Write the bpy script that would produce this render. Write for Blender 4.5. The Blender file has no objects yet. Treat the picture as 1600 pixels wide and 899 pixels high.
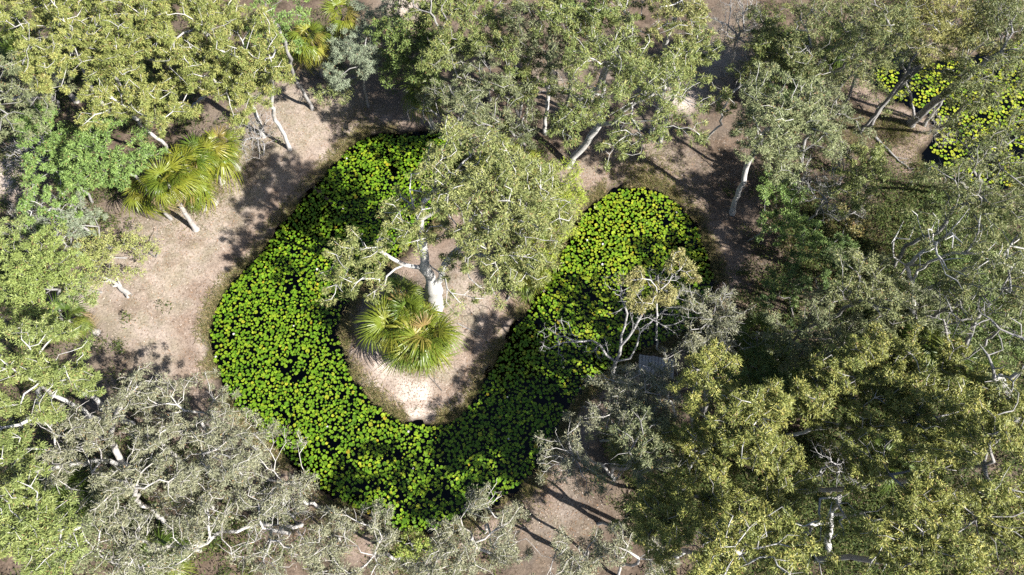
import bpy, math, random
import numpy as np

# ------------------------------------------------------------------ camera, sky, sun, exposure
scene = bpy.context.scene
COL = scene.collection
TILT = math.radians(22.0)          # the drone's camera looks 22 degrees off straight down
DIST = 38.6                        # metres to the ground in the middle of the view
FPX = 1081.0                       # focal length in pixels of the 1600 px wide frame
CAM = np.array([0.0, -DIST * math.sin(TILT), DIST * math.cos(TILT)])
cam_data = bpy.data.cameras.new('camera')
cam_data.sensor_width = 36.0
cam_data.lens = 36.0 * FPX / 1600.0
cam_data.clip_end = 2000.0
cam = bpy.data.objects.new('camera', cam_data)
cam.location = CAM
cam.rotation_euler = (TILT, 0, 0)
COL.objects.link(cam)
scene.camera = cam

SUN_EL = math.radians(39.5)
SUN_TO = np.array([0.88, -0.475])    # ground direction towards the sun
world = bpy.data.worlds.new('World')
scene.world = world
world.use_nodes = True
wn = world.node_tree
bg = wn.nodes['Background']
sky = wn.nodes.new('ShaderNodeTexSky')
sky.sky_type = 'NISHITA'
sky.sun_disc = False
sky.sun_elevation = SUN_EL
sky.sun_rotation = math.atan2(SUN_TO[0], SUN_TO[1])
wn.links.new(sky.outputs[0], bg.inputs[0])
bg.inputs[1].default_value = 0.05
sun_data = bpy.data.lights.new('sun', 'SUN')
sun_data.energy = 5.0
sun_data.angle = math.radians(0.5)
sun_data.color = (1.0, 0.965, 0.91)
sun = bpy.data.objects.new('sun', sun_data)
COL.objects.link(sun)
from mathutils import Vector
sun.rotation_euler = Vector((SUN_TO[0] * math.cos(SUN_EL), SUN_TO[1] * math.cos(SUN_EL), math.sin(SUN_EL))).to_track_quat('Z', 'Y').to_euler()
sun.location = (30, -25, 40)
scene.view_settings.view_transform = 'Standard'
scene.view_settings.look = 'None'
scene.view_settings.exposure = 1.6
scene.view_settings.gamma = 1.0
scene.cycles.use_denoising = False
scene.cycles.max_bounces = 6
scene.cycles.diffuse_bounces = 1
scene.cycles.transmission_bounces = 2
scene.cycles.transparent_max_bounces = 8

rng = np.random.default_rng(11)
random.seed(11)

# ------------------------------------------------------------------ helpers
CT, ST = math.cos(TILT), math.sin(TILT)

def P(px, py, z=0.0):
    """the point of the level plane at height z that lies on a sight line of the survey frame"""
    x, y = (px - 800.0) / FPX, (449.5 - py) / FPX
    d = np.array([x, y * CT + ST, y * ST - CT])
    t = (z - CAM[2]) / d[2]
    return CAM + t * d

def scale_at(p):
    v = np.asarray(p) - CAM
    depth = v[1] * ST - v[2] * CT
    return FPX / depth              # pixels of the frame per metre

def norm(v):
    return v / (np.linalg.norm(v, axis=-1, keepdims=True) + 1e-9)

def mesh_quads(name, V, F, mat=None, tint=None, smooth=False):
    V = np.ascontiguousarray(V, dtype=np.float32); F = np.ascontiguousarray(F, dtype=np.int32)
    me = bpy.data.meshes.new(name)
    me.vertices.add(len(V)); me.vertices.foreach_set('co', V.ravel())
    k = F.shape[1]
    me.loops.add(F.size); me.loops.foreach_set('vertex_index', F.ravel())
    me.polygons.add(len(F)); me.polygons.foreach_set('loop_start', np.arange(0, F.size, k, dtype=np.int32))
    me.polygons.foreach_set('use_smooth', np.full(len(F), smooth))
    if tint is not None:
        a = me.attributes.new('tint', 'FLOAT_COLOR', 'FACE')
        c = np.ones((len(F), 4), dtype=np.float32); c[:, :3] = tint
        a.data.foreach_set('color', c.ravel())
    me.update()
    if mat: me.materials.append(mat)
    return me

def obj(name, me, parent=None):
    o = bpy.data.objects.new(name, me)
    COL.objects.link(o)
    if parent: o.parent = parent
    return o

def empty(name, loc):
    o = bpy.data.objects.new(name, None)
    o.location = loc; o.empty_display_size = 0.3
    COL.objects.link(o)
    return o

def tag(o, label, cat, group=None):
    o['label'] = label; o['category'] = cat
    if group: o['group'] = group
    return o

def node_mat(name):
    m = bpy.data.materials.new(name); m.use_nodes = True
    nt = m.node_tree
    return m, nt, nt.nodes['Principled BSDF'], nt.nodes['Material Output']

def N(nt, typ, **kw):
    n = nt.nodes.new(typ)
    for k, v in kw.items():
        if k in n.bl_rna.properties and not k.startswith('i_'): setattr(n, k, v)
        elif k.startswith('i_'): n.inputs[k[2:]].default_value = v
    return n

def noise(nt, scale, detail=4, rough=0.55, coord='Object'):
    tc = N(nt, 'ShaderNodeTexCoord')
    n = N(nt, 'ShaderNodeTexNoise'); n.inputs['Scale'].default_value = scale
    n.inputs['Detail'].default_value = detail; n.inputs['Roughness'].default_value = rough
    nt.links.new(tc.outputs[coord], n.inputs['Vector'])
    return n

def ramp(nt, src, stops):
    r = N(nt, 'ShaderNodeValToRGB')
    e = r.color_ramp.elements
    while len(e) < len(stops): e.new(0.5)
    for i, (p, c) in enumerate(stops):
        e[i].position = p; e[i].color = (*c, 1) if len(c) == 3 else c
    nt.links.new(src, r.inputs[0])
    return r

def mix(nt, fac, a, b, mode='MIX'):
    m = N(nt, 'ShaderNodeMix', data_type='RGBA', blend_type=mode)
    for sock, v in ((0, fac), (6, a), (7, b)):
        if isinstance(v, bpy.types.NodeSocket): nt.links.new(v, m.inputs[sock])
        elif isinstance(v, (int, float)): m.inputs[sock].default_value = v
        else: m.inputs[sock].default_value = (*v, 1)
    return m.outputs[2]

# ------------------------------------------------------------------ materials
def leaf_material(name, transl=0.3, rough=0.5, objrand=None, spec=0.35):
    m, nt, bs, out = node_mat(name)
    if objrand:
        oi = N(nt, 'ShaderNodeObjectInfo')
        col = ramp(nt, oi.outputs['Random'], objrand).outputs[0]
    else:
        col = N(nt, 'ShaderNodeAttribute', attribute_name='tint').outputs['Color']
    nt.links.new(col, bs.inputs['Base Color'])
    bs.inputs['Roughness'].default_value = rough
    bs.inputs['Specular IOR Level'].default_value = spec
    tr = N(nt, 'ShaderNodeBsdfTranslucent'); nt.links.new(col, tr.inputs[0])
    mx = N(nt, 'ShaderNodeMixShader'); mx.inputs[0].default_value = transl
    nt.links.new(bs.outputs[0], mx.inputs[1]); nt.links.new(tr.outputs[0], mx.inputs[2])
    nt.links.new(mx.outputs[0], out.inputs[0])
    return m

def bark_material(name, a, b, c, scale=2.0):
    m, nt, bs, out = node_mat(name)
    n1 = noise(nt, scale, 5, 0.65); n2 = noise(nt, scale * 7, 3, 0.6)
    base = ramp(nt, n1.outputs[0], [(0.32, c), (0.46, a), (0.62, b)])
    col = mix(nt, 0.35, base.outputs[0], ramp(nt, n2.outputs[0], [(0.3, tuple(v * 0.45 for v in a)), (0.7, b)]).outputs[0])
    nt.links.new(col, bs.inputs['Base Color'])
    bs.inputs['Roughness'].default_value = 0.85
    bp = N(nt, 'ShaderNodeBump'); bp.inputs['Strength'].default_value = 0.5; bp.inputs['Distance'].default_value = 0.03
    nt.links.new(n2.outputs[0], bp.inputs['Height']); nt.links.new(bp.outputs[0], bs.inputs['Normal'])
    return m

M_LEAF = leaf_material('foliage', 0.12, 0.5, spec=0.25)
M_GROUNDLEAF = leaf_material('low_foliage', 0.25, 0.7, spec=0.15)
M_PAD = leaf_material('lily_pad_mass', 0.12, 0.45, spec=0.3)
M_PADONE = leaf_material('lily_pad', 0.12, 0.45, spec=0.3, objrand=[(0.0, (0.065, 0.14, 0.007)), (0.35, (0.098, 0.185, 0.009)), (0.7, (0.13, 0.21, 0.011)), (0.92, (0.18, 0.24, 0.014)), (1.0, (0.25, 0.26, 0.02))])
M_FROND = leaf_material('palm_frond', 0.3, 0.4, spec=0.4, objrand=[(0.0, (0.08, 0.13, 0.015)), (0.4, (0.14, 0.18, 0.02)), (0.8, (0.21, 0.22, 0.025)), (0.92, (0.25, 0.23, 0.04)), (1.0, (0.26, 0.18, 0.07))])
M_FROND_DK = leaf_material('palm_frond_green', 0.3, 0.4, spec=0.4, objrand=[(0.0, (0.05, 0.09, 0.012)), (0.6, (0.09, 0.13, 0.02)), (1.0, (0.15, 0.17, 0.03))])
M_FROND_DRY = leaf_material('palm_frond_dry', 0.2, 0.7, spec=0.1, objrand=[(0.0, (0.22, 0.16, 0.09)), (1.0, (0.30, 0.23, 0.13))])
M_BARK = {
    'white': bark_material('bark_white_gum', (0.36, 0.35, 0.33), (0.47, 0.46, 0.44), (0.22, 0.185, 0.155)),
    'paper': bark_material('bark_paper', (0.35, 0.33, 0.305), (0.49, 0.47, 0.44), (0.19, 0.155, 0.125), 3.0),
    'grey': bark_material('bark_grey', (0.20, 0.19, 0.18), (0.29, 0.28, 0.265), (0.11, 0.10, 0.095)),
    'dark': bark_material('bark_dark', (0.11, 0.10, 0.09), (0.17, 0.16, 0.15), (0.06, 0.05, 0.045)),
    'dead': bark_material('bark_dead', (0.25, 0.24, 0.235), (0.36, 0.35, 0.34), (0.14, 0.13, 0.125), 4.0),
}
M_PALMTRUNK = bark_material('palm_trunk', (0.27, 0.25, 0.23), (0.38, 0.36, 0.33), (0.16, 0.14, 0.13), 5.0)

# ------------------------------------------------------------------ ponds
def smooth_loop(pts, n=8):
    p = np.array(pts, float); L = len(p); out = []
    for i in range(L):
        a, b, c, d = p[(i - 1) % L], p[i], p[(i + 1) % L], p[(i + 2) % L]
        for t in np.arange(n) / n:
            out.append(0.5 * ((2 * b) + (c - a) * t + (2 * a - 5 * b + 4 * c - d) * t * t + (3 * b - a - 3 * c + d) * t ** 3))
    return np.array(out)

POND_PX = [(552, 222), (600, 207), (660, 206), (715, 208), (722, 250), (706, 310), (660, 370), (600, 420), (552, 470), (538, 520), (548, 575), (580, 622),
           (622, 652), (668, 663), (706, 654), (735, 622), (765, 570), (800, 512), (835, 455), (880, 388), (915, 330),
           (950, 299), (990, 290), (1035, 300), (1078, 332), (1106, 378), (1118, 430), (1110, 480), (1070, 520), (1000, 552), (945, 585), (905, 625),
           (868, 690), (835, 742), (780, 790), (710, 824), (645, 834), (570, 805), (500, 768), (440, 712), (388, 668), (346, 612),
           (325, 550), (332, 488), (362, 440), (402, 398), (440, 350), (478, 302), (518, 254)]
POND2_PX = [(1360, 108), (1400, 84), (1470, 95), (1530, 85), (1600, 60), (1720, 60), (1720, 262), (1600, 292), (1500, 288), (1452, 268), (1440, 235),
            (1462, 208), (1442, 178), (1400, 160), (1368, 135)]
def wobble(p, amp, seed):
    r = np.random.default_rng(seed); n = len(p)
    a = np.zeros(n)
    for k in list(range(6, 40, 3)) + list(range(41, 150, 5)): a += r.normal() / k ** 0.5 * np.sin(2 * np.pi * k * np.arange(n) / n + r.uniform(0, 6.3))
    t = norm(np.roll(p, -1, 0) - np.roll(p, 1, 0)); nrm = np.stack([t[:, 1], -t[:, 0]], 1)
    return p + nrm * (a * amp)[:, None]
POND = wobble(smooth_loop([P(*q, -0.3)[:2] for q in POND_PX]), 0.085, 3)
POND2 = wobble(smooth_loop([P(*q, -0.3)[:2] for q in POND2_PX]), 0.11, 4)

def sdf_one(q, poly):
    q = np.asarray(q, float); out = np.empty(len(q))
    a = poly; b = np.roll(poly, -1, 0); e = b - a; L2 = (e ** 2).sum(1)
    for s in range(0, len(q), 20000):
        w = q[s:s + 20000, None, :] - a[None]
        t = np.clip((w * e).sum(2) / L2, 0, 1)
        d = np.sqrt((((w - t[..., None] * e)) ** 2).sum(2).min(1))
        y = q[s:s + 20000, 1][:, None]; x = q[s:s + 20000, 0][:, None]
        c = (a[:, 1] > y) != (b[:, 1] > y)
        xi = a[:, 0] + (y - a[:, 1]) / (e[:, 1] + 1e-12) * e[:, 0]
        inside = (c & (x < xi)).sum(1) % 2 == 1
        out[s:s + 20000] = np.where(inside, -d, d)
    return out

SG0, SGS = np.array([-42.0, -24.0]), 0.25
_sx, _sy = np.arange(0, 84.01, SGS), np.arange(0, 62.01, SGS)
_q = np.stack([a.ravel() for a in np.meshgrid(_sx, _sy)], 1) + SG0
def _near(poly, pad=4.0):
    out = np.full(len(_q), 50.0)
    m_ = ((_q > poly.min(0) - pad) & (_q < poly.max(0) + pad)).all(1)
    out[m_] = sdf_one(_q[m_], poly); return out
SGRID = np.minimum(_near(POND), _near(POND2)).reshape(len(_sy), len(_sx))
SGRID = np.minimum(SGRID, 6.0)

def shore(q):
    """signed distance to the nearest shore, negative in the water"""
    q = np.atleast_2d(np.asarray(q, float))[:, :2]
    f = (q - SG0) / SGS
    x = np.clip(f[:, 0], 0, len(_sx) - 1.001); y = np.clip(f[:, 1], 0, len(_sy) - 1.001)
    i, j = x.astype(int), y.astype(int); u, v = x - i, y - j
    return (SGRID[j, i] * (1 - u) + SGRID[j, i + 1] * u) * (1 - v) + (SGRID[j + 1, i] * (1 - u) + SGRID[j + 1, i + 1] * u) * v

def vnoise(q, s, seed=0):
    """smooth value noise"""
    r = np.random.default_rng(seed); T = r.random((256, 256))
    x, y = q[:, 0] / s + 1000, q[:, 1] / s + 1000
    i, j = np.floor(x).astype(int), np.floor(y).astype(int); u, v = x - i, y - j
    u, v = u * u * (3 - 2 * u), v * v * (3 - 2 * v)
    g = lambda a, b: T[a % 256, b % 256]
    return (g(i, j) * (1 - u) + g(i + 1, j) * u) * (1 - v) + (g(i, j + 1) * (1 - u) + g(i + 1, j + 1) * u) * v

def sstep(a, b, x):
    t = np.clip((x - a) / (b - a), 0, 1); return t * t * (3 - 2 * t)

WATER_Z = -0.30
def ground_h(q, d=None):
    q = np.atleast_2d(np.asarray(q, float))[:, :2]
    if d is None: d = shore(q)
    h = -0.30 + 0.11 * sstep(0, 0.5, d) + 0.19 * sstep(0.3, 5, d) - 0.9 * sstep(0, 2.2, -d)
    h = h + (vnoise(q, 1.1, 1) - 0.5) * 0.07 * sstep(0, 1, d) + (vnoise(q, 5, 2) - 0.5) * 0.25 * sstep(0.5, 4, d) + (vnoise(q, 0.4, 5) - 0.5) * 0.035
    return h
def GH(x, y): return float(ground_h([[x, y]])[0])

def blobs(q, lst):
    f = np.zeros(len(q))
    for px, py, r, w in lst:
        c = P(px, py)[:2]; rr = r / 28.0
        d2 = ((q - c) ** 2).sum(1) / rr ** 2
        f = np.maximum(f, w * np.exp(-d2 * 1.2))
    return f

# ground sheet: fine where the picture looks, stretching out to the horizon
def axis(lo, hi, step, far):
    core = np.arange(lo, hi + step / 2, step)
    g = step * 1.35 ** np.arange(1, 40); g = np.cumsum(g); g = g[g < far]
    return np.concatenate([(lo - g)[::-1], core, hi + g])
gx, gy = axis(-34, 34, 0.22, 600), axis(-19, 28, 0.22, 600)
X, Y = np.meshgrid(gx, gy)
Q = np.stack([X.ravel(), Y.ravel()], 1)
near = (np.abs(Q[:, 0]) < 60) & (np.abs(Q[:, 1]) < 60)
D = np.full(len(Q), 6.0); D[near] = shore(Q[near])
H = ground_h(Q, D)
nx, ny = len(gx), len(gy)
I = np.arange(nx * ny).reshape(ny, nx)
F = np.stack([I[:-1, :-1], I[:-1, 1:], I[1:, 1:], I[1:, :-1]], -1).reshape(-1, 4)
gme = mesh_quads('ground', np.column_stack([Q, H]), F, smooth=True)
# where forest litter, pale sand, dry bank grass lie
OPEN = [(480, 200, 110, 1), (400, 270, 110, 1), (330, 390, 110, 1), (240, 470, 120, 1), (230, 400, 90, 1), (430, 170, 70, 1), (700, 560, 130, 1), (720, 470, 80, 1), (620, 600, 90, 1),
        (860, 410, 60, 1), (910, 300, 70, .9), (1000, 260, 90, .7), (1120, 90, 60, .9), (860, 800, 60, .5), (640, 0, 50, 1), (15, 270, 50, 1), (290, 560, 60, .9), (300, 340, 60, 1), (870, 130, 60, .6), (980, 110, 60, .7)]
openf = blobs(Q, OPEN)
openf = np.clip(openf * 1.5 + (vnoise(Q, 1.3, 8) - 0.5) * 0.5, 0, 1)
sandf = blobs(Q, [(632, 608, 22, 1), (655, 612, 18, 1), (600, 575, 22, .8), (585, 540, 18, .6), (650, 648, 20, .9), (690, 645, 16, .8), (580, 600, 16, .7), (15, 275, 40, .9), (640, 3, 40, .6),
                  (345, 430, 22, .3), (322, 530, 20, .4), (545, 210, 30, .35), (510, 235, 26, .35), (130, 460, 26, .6), (640, 300, 40, .7), (860, 430, 20, .5), (895, 350, 22, .5), (1060, 150, 40, .8)])
sandf = np.clip(sandf * 1.25 * (0.35 + 1.3 * vnoise(Q, 0.5, 9)) , 0, 1)
bankf = sstep(0.15, 0.6, D) * (1 - sstep(0.9, 2.2, D + (vnoise(Q, 1.0, 10) - .5) * 1.2))
bankf = np.maximum(bankf, blobs(Q, [(330, 560, 40, .5), (540, 250, 40, .6), (1000, 275, 60, .9), (1060, 300, 50, .8), (930, 290, 40, .7), (1180, 330, 40, .6)]))
wetf = 1 - sstep(-0.05, 0.35, D)
for nm, arr in (('open_ground', openf), ('sand', sandf), ('bank', bankf), ('wet', wetf)):
    a = gme.attributes.new(nm, 'FLOAT', 'POINT'); a.data.foreach_set('value', arr.astype(np.float32))
m, nt, bs, out = node_mat('ground_soil')
at = lambda s: N(nt, 'ShaderNodeAttribute', attribute_name=s).outputs['Fac']
nb, nm_, nf, nff = noise(nt, 0.22, 4), noise(nt, 1.3, 5, 0.6), noise(nt, 9, 4, 0.7), noise(nt, 38, 2, 0.7)
clear = ramp(nt, nb.outputs[0], [(0.35, (0.245, 0.212, 0.165)), (0.5, (0.315, 0.272, 0.228)), (0.65, (0.35, 0.30, 0.258))]).outputs[0]
clear = mix(nt, ramp(nt, nm_.outputs[0], [(0.42, (0, 0, 0)), (0.60, (0.75, 0.75, 0.75))]).outputs[0], clear, (0.215, 0.195, 0.14))
litter = ramp(nt, nm_.outputs[0], [(0.35, (0.065, 0.052, 0.038)), (0.5, (0.110, 0.085, 0.064)), (0.66, (0.165, 0.13, 0.10))]).outputs[0]
col = mix(nt, at('open_ground'), litter, clear)
col = mix(nt, at('bank'), col, ramp(nt, nm_.outputs[0], [(0.35, (0.205, 0.158, 0.122)), (0.65, (0.28, 0.23, 0.19))]).outputs[0])
nd = noise(nt, 0.55, 6, 0.7)
col = mix(nt, ramp(nt, nd.outputs[0], [(0.50, (0, 0, 0)), (0.64, (0.55, 0.55, 0.55))]).outputs[0], col, (0.15, 0.112, 0.08))
col = mix(nt, at('sand'), col, (0.52, 0.46, 0.40))
col = mix(nt, 0.8, col, ramp(nt, nf.outputs[0], [(0.3, (0.45, 0.43, 0.40)), (0.5, (1, 1, 1)), (0.72, (1.35, 1.32, 1.28))]).outputs[0], 'MULTIPLY')
col = mix(nt, 0.5, col, ramp(nt, nff.outputs[0], [(0.33, (0.5, 0.48, 0.45)), (0.5, (1, 1, 1)), (0.66, (1.5, 1.45, 1.4))]).outputs[0], 'MULTIPLY')
col = mix(nt, at('wet'), col, (0.022, 0.017, 0.011))
col = mix(nt, 1.0, col, (0.83, 0.80, 0.80), 'MULTIPLY')
nt.links.new(col, bs.inputs['Base Color'])
bs.inputs['Roughness'].default_value = 0.95
bs.inputs['Specular IOR Level'].default_value = 0.1
bp = N(nt, 'ShaderNodeBump'); bp.inputs['Strength'].default_value = 0.6; bp.inputs['Distance'].default_value = 0.04
nt.links.new(nf.outputs[0], bp.inputs['Height']); nt.links.new(bp.outputs[0], bs.inputs['Normal'])
gme.materials.append(m)
ground = obj('ground', gme); ground['kind'] = 'structure'

# water: clear tea-brown over the dark bed, with the sky mirrored in it
m, nt, bs, out = node_mat('pond_water')
nt.nodes.remove(bs)
gl = N(nt, 'ShaderNodeBsdfGlossy'); gl.inputs['Roughness'].default_value = 0.03
tp = N(nt, 'ShaderNodeBsdfTransparent'); tp.inputs[0].default_value = (0.42, 0.34, 0.26, 1)
fr = N(nt, 'ShaderNodeFresnel'); fr.inputs['IOR'].default_value = 1.33
bp = N(nt, 'ShaderNodeBump'); bp.inputs['Strength'].default_value = 0.15; bp.inputs['Distance'].default_value = 0.02
nt.links.new(noise(nt, 3).outputs[0], bp.inputs['Height']); nt.links.new(bp.outputs[0], gl.inputs['Normal'])
mx = N(nt, 'ShaderNodeMixShader')
nt.links.new(fr.outputs[0], mx.inputs[0]); nt.links.new(tp.outputs[0], mx.inputs[1]); nt.links.new(gl.outputs[0], mx.inputs[2])
nt.links.new(mx.outputs[0], out.inputs[0])
M_WATER = m
def water(poly):
    c = poly.mean(0); t = norm(np.roll(poly, -1, 0) - np.roll(poly, 1, 0))
    nrm = np.stack([t[:, 1], -t[:, 0]], 1)
    test = sdf_one(poly + nrm * 0.05, poly)
    sgn = 1 if test.mean() > 0 else -1
    big = poly + nrm * sgn * 0.25
    me = bpy.data.meshes.new('water')
    me.from_pydata([(*p, WATER_Z) for p in big], [], [list(range(len(big)))])
    if me.polygons[0].normal.z < 0: me.flip_normals()
    me.materials.append(M_WATER)
    o = obj('water', me); o['kind'] = 'structure'
water(POND); water(POND2)

# ------------------------------------------------------------------ leaf clouds
def leaf_cloud(C, Dr, L, W, up=None):
    """pointed leaves: base at C, pointing along Dr"""
    n = len(C)
    if up is None: up = rng.normal(size=(n, 3))
    side = norm(np.cross(Dr, up))
    nrm = np.cross(side, Dr)
    L = np.broadcast_to(L, n)[:, None]; W = np.broadcast_to(W, n)[:, None]
    foot = C + nrm * L * 0.05
    V = np.stack([foot + side * W * 0.5, C + Dr * L, foot - side * W * 0.5], 1).reshape(-1, 3)
    F = np.arange(3 * n, dtype=np.int32).reshape(n, 3)
    return V, F

# ------------------------------------------------------------------ trees
KIND = {
    #        leaf colours (two and the young tips), bark, clumps/m2, clump radius, leaves/clump, leaf size, wiggle, twig, bare share, flatness
    'gold':   dict(c=[(.070, .088, .020), (.130, .138, .036), (.255, .215, .068)], bark='white', dens=24, cr=.30, nl=190, ls=(.12, .038), wig=.16, tip=.014, bare=.08, flat=.8, gap=.58, twl=0, hang=.55),
    'honey':  dict(c=[(.060, .074, .016), (.125, .132, .030), (.30, .25, .066)], bark='grey', dens=26, cr=.30, nl=200, ls=(.125, .040), wig=.18, tip=.013, bare=.10, flat=.85, gap=.62, twl=0, hang=.5),
    'olive':  dict(c=[(.062, .084, .022), (.115, .130, .038), (.205, .182, .060)], bark='white', dens=22, cr=.30, nl=155, ls=(.13, .040), wig=.15, tip=.013, bare=.10, flat=.75, gap=.48, twl=0, hang=.5),
    'dull':   dict(c=[(.062, .074, .032), (.108, .115, .056), (.165, .155, .080)], bark='grey', dens=19, cr=.30, nl=125, ls=(.125, .038), wig=.18, tip=.013, bare=.18, flat=.7, gap=.45, twl=0, hang=.5),
    'green':  dict(c=[(.055, .092, .022), (.095, .140, .034), (.14, .175, .045)], bark='grey', dens=20, cr=.30, nl=130, ls=(.12, .05), wig=.15, tip=.010, bare=.04, flat=.65, gap=.4),
    'dark':   dict(c=[(.030, .055, .014), (.060, .090, .024), (.10, .125, .038)], bark='dark', dens=20, cr=.30, nl=125, ls=(.12, .05), wig=.15, tip=.010, bare=.05, flat=.65, gap=.4),
    'silver': dict(c=[(.095, .115, .070), (.135, .152, .100), (.17, .18, .115)], bark='grey', dens=26, cr=.28, nl=140, ls=(.12, .028), wig=.12, tip=.009, bare=.05, flat=.65, gap=.35),
    'paper':  dict(c=[(.082, .084, .048), (.135, .132, .082), (.205, .188, .11)], bark='paper', dens=27, cr=.31, nl=130, ls=(.105, .033), wig=.30, tip=.014, bare=.2, flat=.6, gap=.5, twl=1, hang=.5),
    'wispy':  dict(c=[(.055, .070, .022), (.098, .105, .038), (.175, .155, .058)], bark='grey', dens=19, cr=.36, nl=110, ls=(.145, .036), wig=.14, tip=.013, bare=.2, flat=.7, twl=0, hang=.5, gap=.42),
    'wattle': dict(c=[(.12, .115, .085), (.165, .155, .120), (.19, .18, .13)], bark='dead', dens=26, cr=.30, nl=40, ls=(.09, .022), wig=.2, tip=.010, bare=.35, flat=.6, twl=3, hang=.5),
    'lime':   dict(c=[(.10, .135, .018), (.17, .19, .022), (.25, .24, .030)], bark='grey', dens=24, cr=.36, nl=75, ls=(.20, .035), wig=.15, tip=.010, bare=.03, flat=.6),
    'snag':   dict(c=[(.14, .13, .07), (.18, .16, .09), (.2, .17, .09)], bark='dead', dens=15, cr=.35, nl=0, ls=(.12, .03), wig=.30, tip=.016, bare=1.0, flat=.6, twl=3),
    'twig':   dict(c=[(.14, .13, .07), (.18, .16, .09), (.2, .17, .09)], bark='dead', dens=44, cr=.3, nl=6, ls=(.09, .025), wig=.26, tip=.009, bare=.75, flat=.6, twl=2, hang=.5),
}

def grow(seeds, att, wig, tip, bf=0.35, minz=0.0, step=0.45):
    """nodes, parents: a branching skeleton that reaches every attractor from the seeded limbs"""
    pos, par, plen, free = [], [], [], []
    global SEED_OF
    SEED_OF = []
    for si, pts in enumerate(seeds):
        pts = np.array(pts, float)
        start = -1
        if pos:
            d = np.linalg.norm(np.array(pos) - pts[0], axis=1); start = int(d.argmin())
            pts = pts.copy(); pts[0] = pos[start]
        prev = start
        for a, b in zip(pts[:-1], pts[1:]):
            if prev == -1:
                pos.append(a); par.append(-1); plen.append(0); free.append(False); prev = 0; SEED_OF.append(si)
            k = max(1, int(np.linalg.norm(b - a) / step))
            for t in np.arange(1, k + 1) / k:
                q = a + (b - a) * t
                if t < 1: q = q + rng.normal(size=3) * step * 0.10
                plen.append(plen[prev] + np.linalg.norm(q - pos[prev]))
                pos.append(q); par.append(prev); free.append(q[2] > minz); prev = len(pos) - 1; SEED_OF.append(si)
    n = len(att)
    PN = np.array(pos); cost = np.full(n, 1e9); best = np.zeros(n, int)
    ok = np.array(free)
    if not ok.any(): ok[-1] = True
    PL = np.array(plen)
    dm = np.linalg.norm(att[:, None] - PN[None], axis=2) + bf * PL[None] + np.where(ok, 0, 1e6)[None]
    # do not drop steeply below the parent
    dm += np.clip(PN[None, :, 2] - att[:, None, 2], 0, None) * 0.6
    best = dm.argmin(1); cost = dm.min(1)
    alive = np.ones(n, bool); tips = np.full(n, -1)
    for _ in range(n):
        i = int(np.where(alive, cost, 1e12).argmin())
        alive[i] = False
        b = int(best[i]); a0 = np.array(pos[b]); a1 = att[i]
        L = np.linalg.norm(a1 - a0); k = max(1, int(round(L / step)))
        ax = (a1 - a0) / (L + 1e-9); off = np.zeros(3); new = []
        r1 = norm(rng.normal(size=3)) * 1.3; r2 = norm(rng.normal(size=3)) * 1.2; Lw = min(L, 2.2)
        prev = b
        for t in np.arange(1, k + 1) / k:
            q = a0 + (a1 - a0) * t
            if t < 1:
                w = math.sin(math.pi * t) * wig * Lw
                q = q + r1 * w * 0.5 + r2 * math.sin(2 * math.pi * t) * wig * Lw * 0.35 + np.array([0, 0, 0.10 * L * math.sin(math.pi * t)])
            plen.append(plen[prev] + np.linalg.norm(q - pos[prev]))
            pos.append(q); par.append(prev); new.append(len(pos) - 1); prev = len(pos) - 1
        tips[i] = prev
        if alive.any():
            NP = np.array([pos[j] for j in new]); NL = np.array([plen[j] for j in new])
            dm = np.linalg.norm(att[:, None] - NP[None], axis=2) + bf * NL[None] + np.clip(NP[None, :, 2] - att[:, None, 2], 0, None) * 0.6
            j = dm.argmin(1); c = dm.min(1); up = c < cost
            best[up] = np.array(new)[j[up]]; cost[up] = c[up]
    return np.array(pos), np.array(par), tips

def radii(par, tip, root_r, e=2.35):
    n = len(par); acc = np.zeros(n)
    child = np.zeros(n, bool); child[par[par >= 0]] = True
    for i in range(n - 1, -1, -1):
        if not child[i]: acc[i] = 1.0
        if par[i] >= 0: acc[par[i]] += acc[i]
    r = tip * acc ** (1 / e)
    # swell smoothly so that the foot of the trunk has the wanted radius
    k = root_r / r[0]
    r = r * (1 + (k - 1) * (acc / acc[0]) ** 0.6) if k > 1 else r * k ** (acc / acc[0])
    return r, acc

def tubes(pos, par, rad, chains):
    VV, FF, base = [], [], 0
    for ch in chains:
        idx = np.array(ch); p = pos[idx]; r = rad[idx].copy()
        if len(idx) < 2: continue
        if par[idx[0]] == -1: pass
        else: r[0] = min(r[0], r[1] * 1.15)
        t = norm(np.gradient(p, axis=0)); mean = t.mean(0)
        ref = np.eye(3)[np.abs(mean).argmin()]
        u = norm(np.cross(t, ref)); v = np.cross(t, u)
        s = 10 if r.max() > .12 else 7 if r.max() > .05 else 4 if r.max() > 0.02 else 3
        ang = np.arange(s) * 2 * math.pi / s
        tipk = np.ones(len(idx)); tipk[-1] = 0.35
        ring = p[:, None] + (r * tipk)[:, None, None] * (np.cos(ang)[None, :, None] * u[:, None] + np.sin(ang)[None, :, None] * v[:, None])
        VV.append(ring.reshape(-1, 3))
        m_ = len(idx); a = base + np.arange(m_ - 1)[:, None] * s + np.arange(s)[None]; b = base + np.arange(m_ - 1)[:, None] * s + (np.arange(s)[None] + 1) % s
        FF.append(np.stack([a, b, b + s, a + s], -1).reshape(-1, 4)); base += m_ * s
    if not VV: return None, None
    return np.concatenate(VV), np.concatenate(FF)

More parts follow.
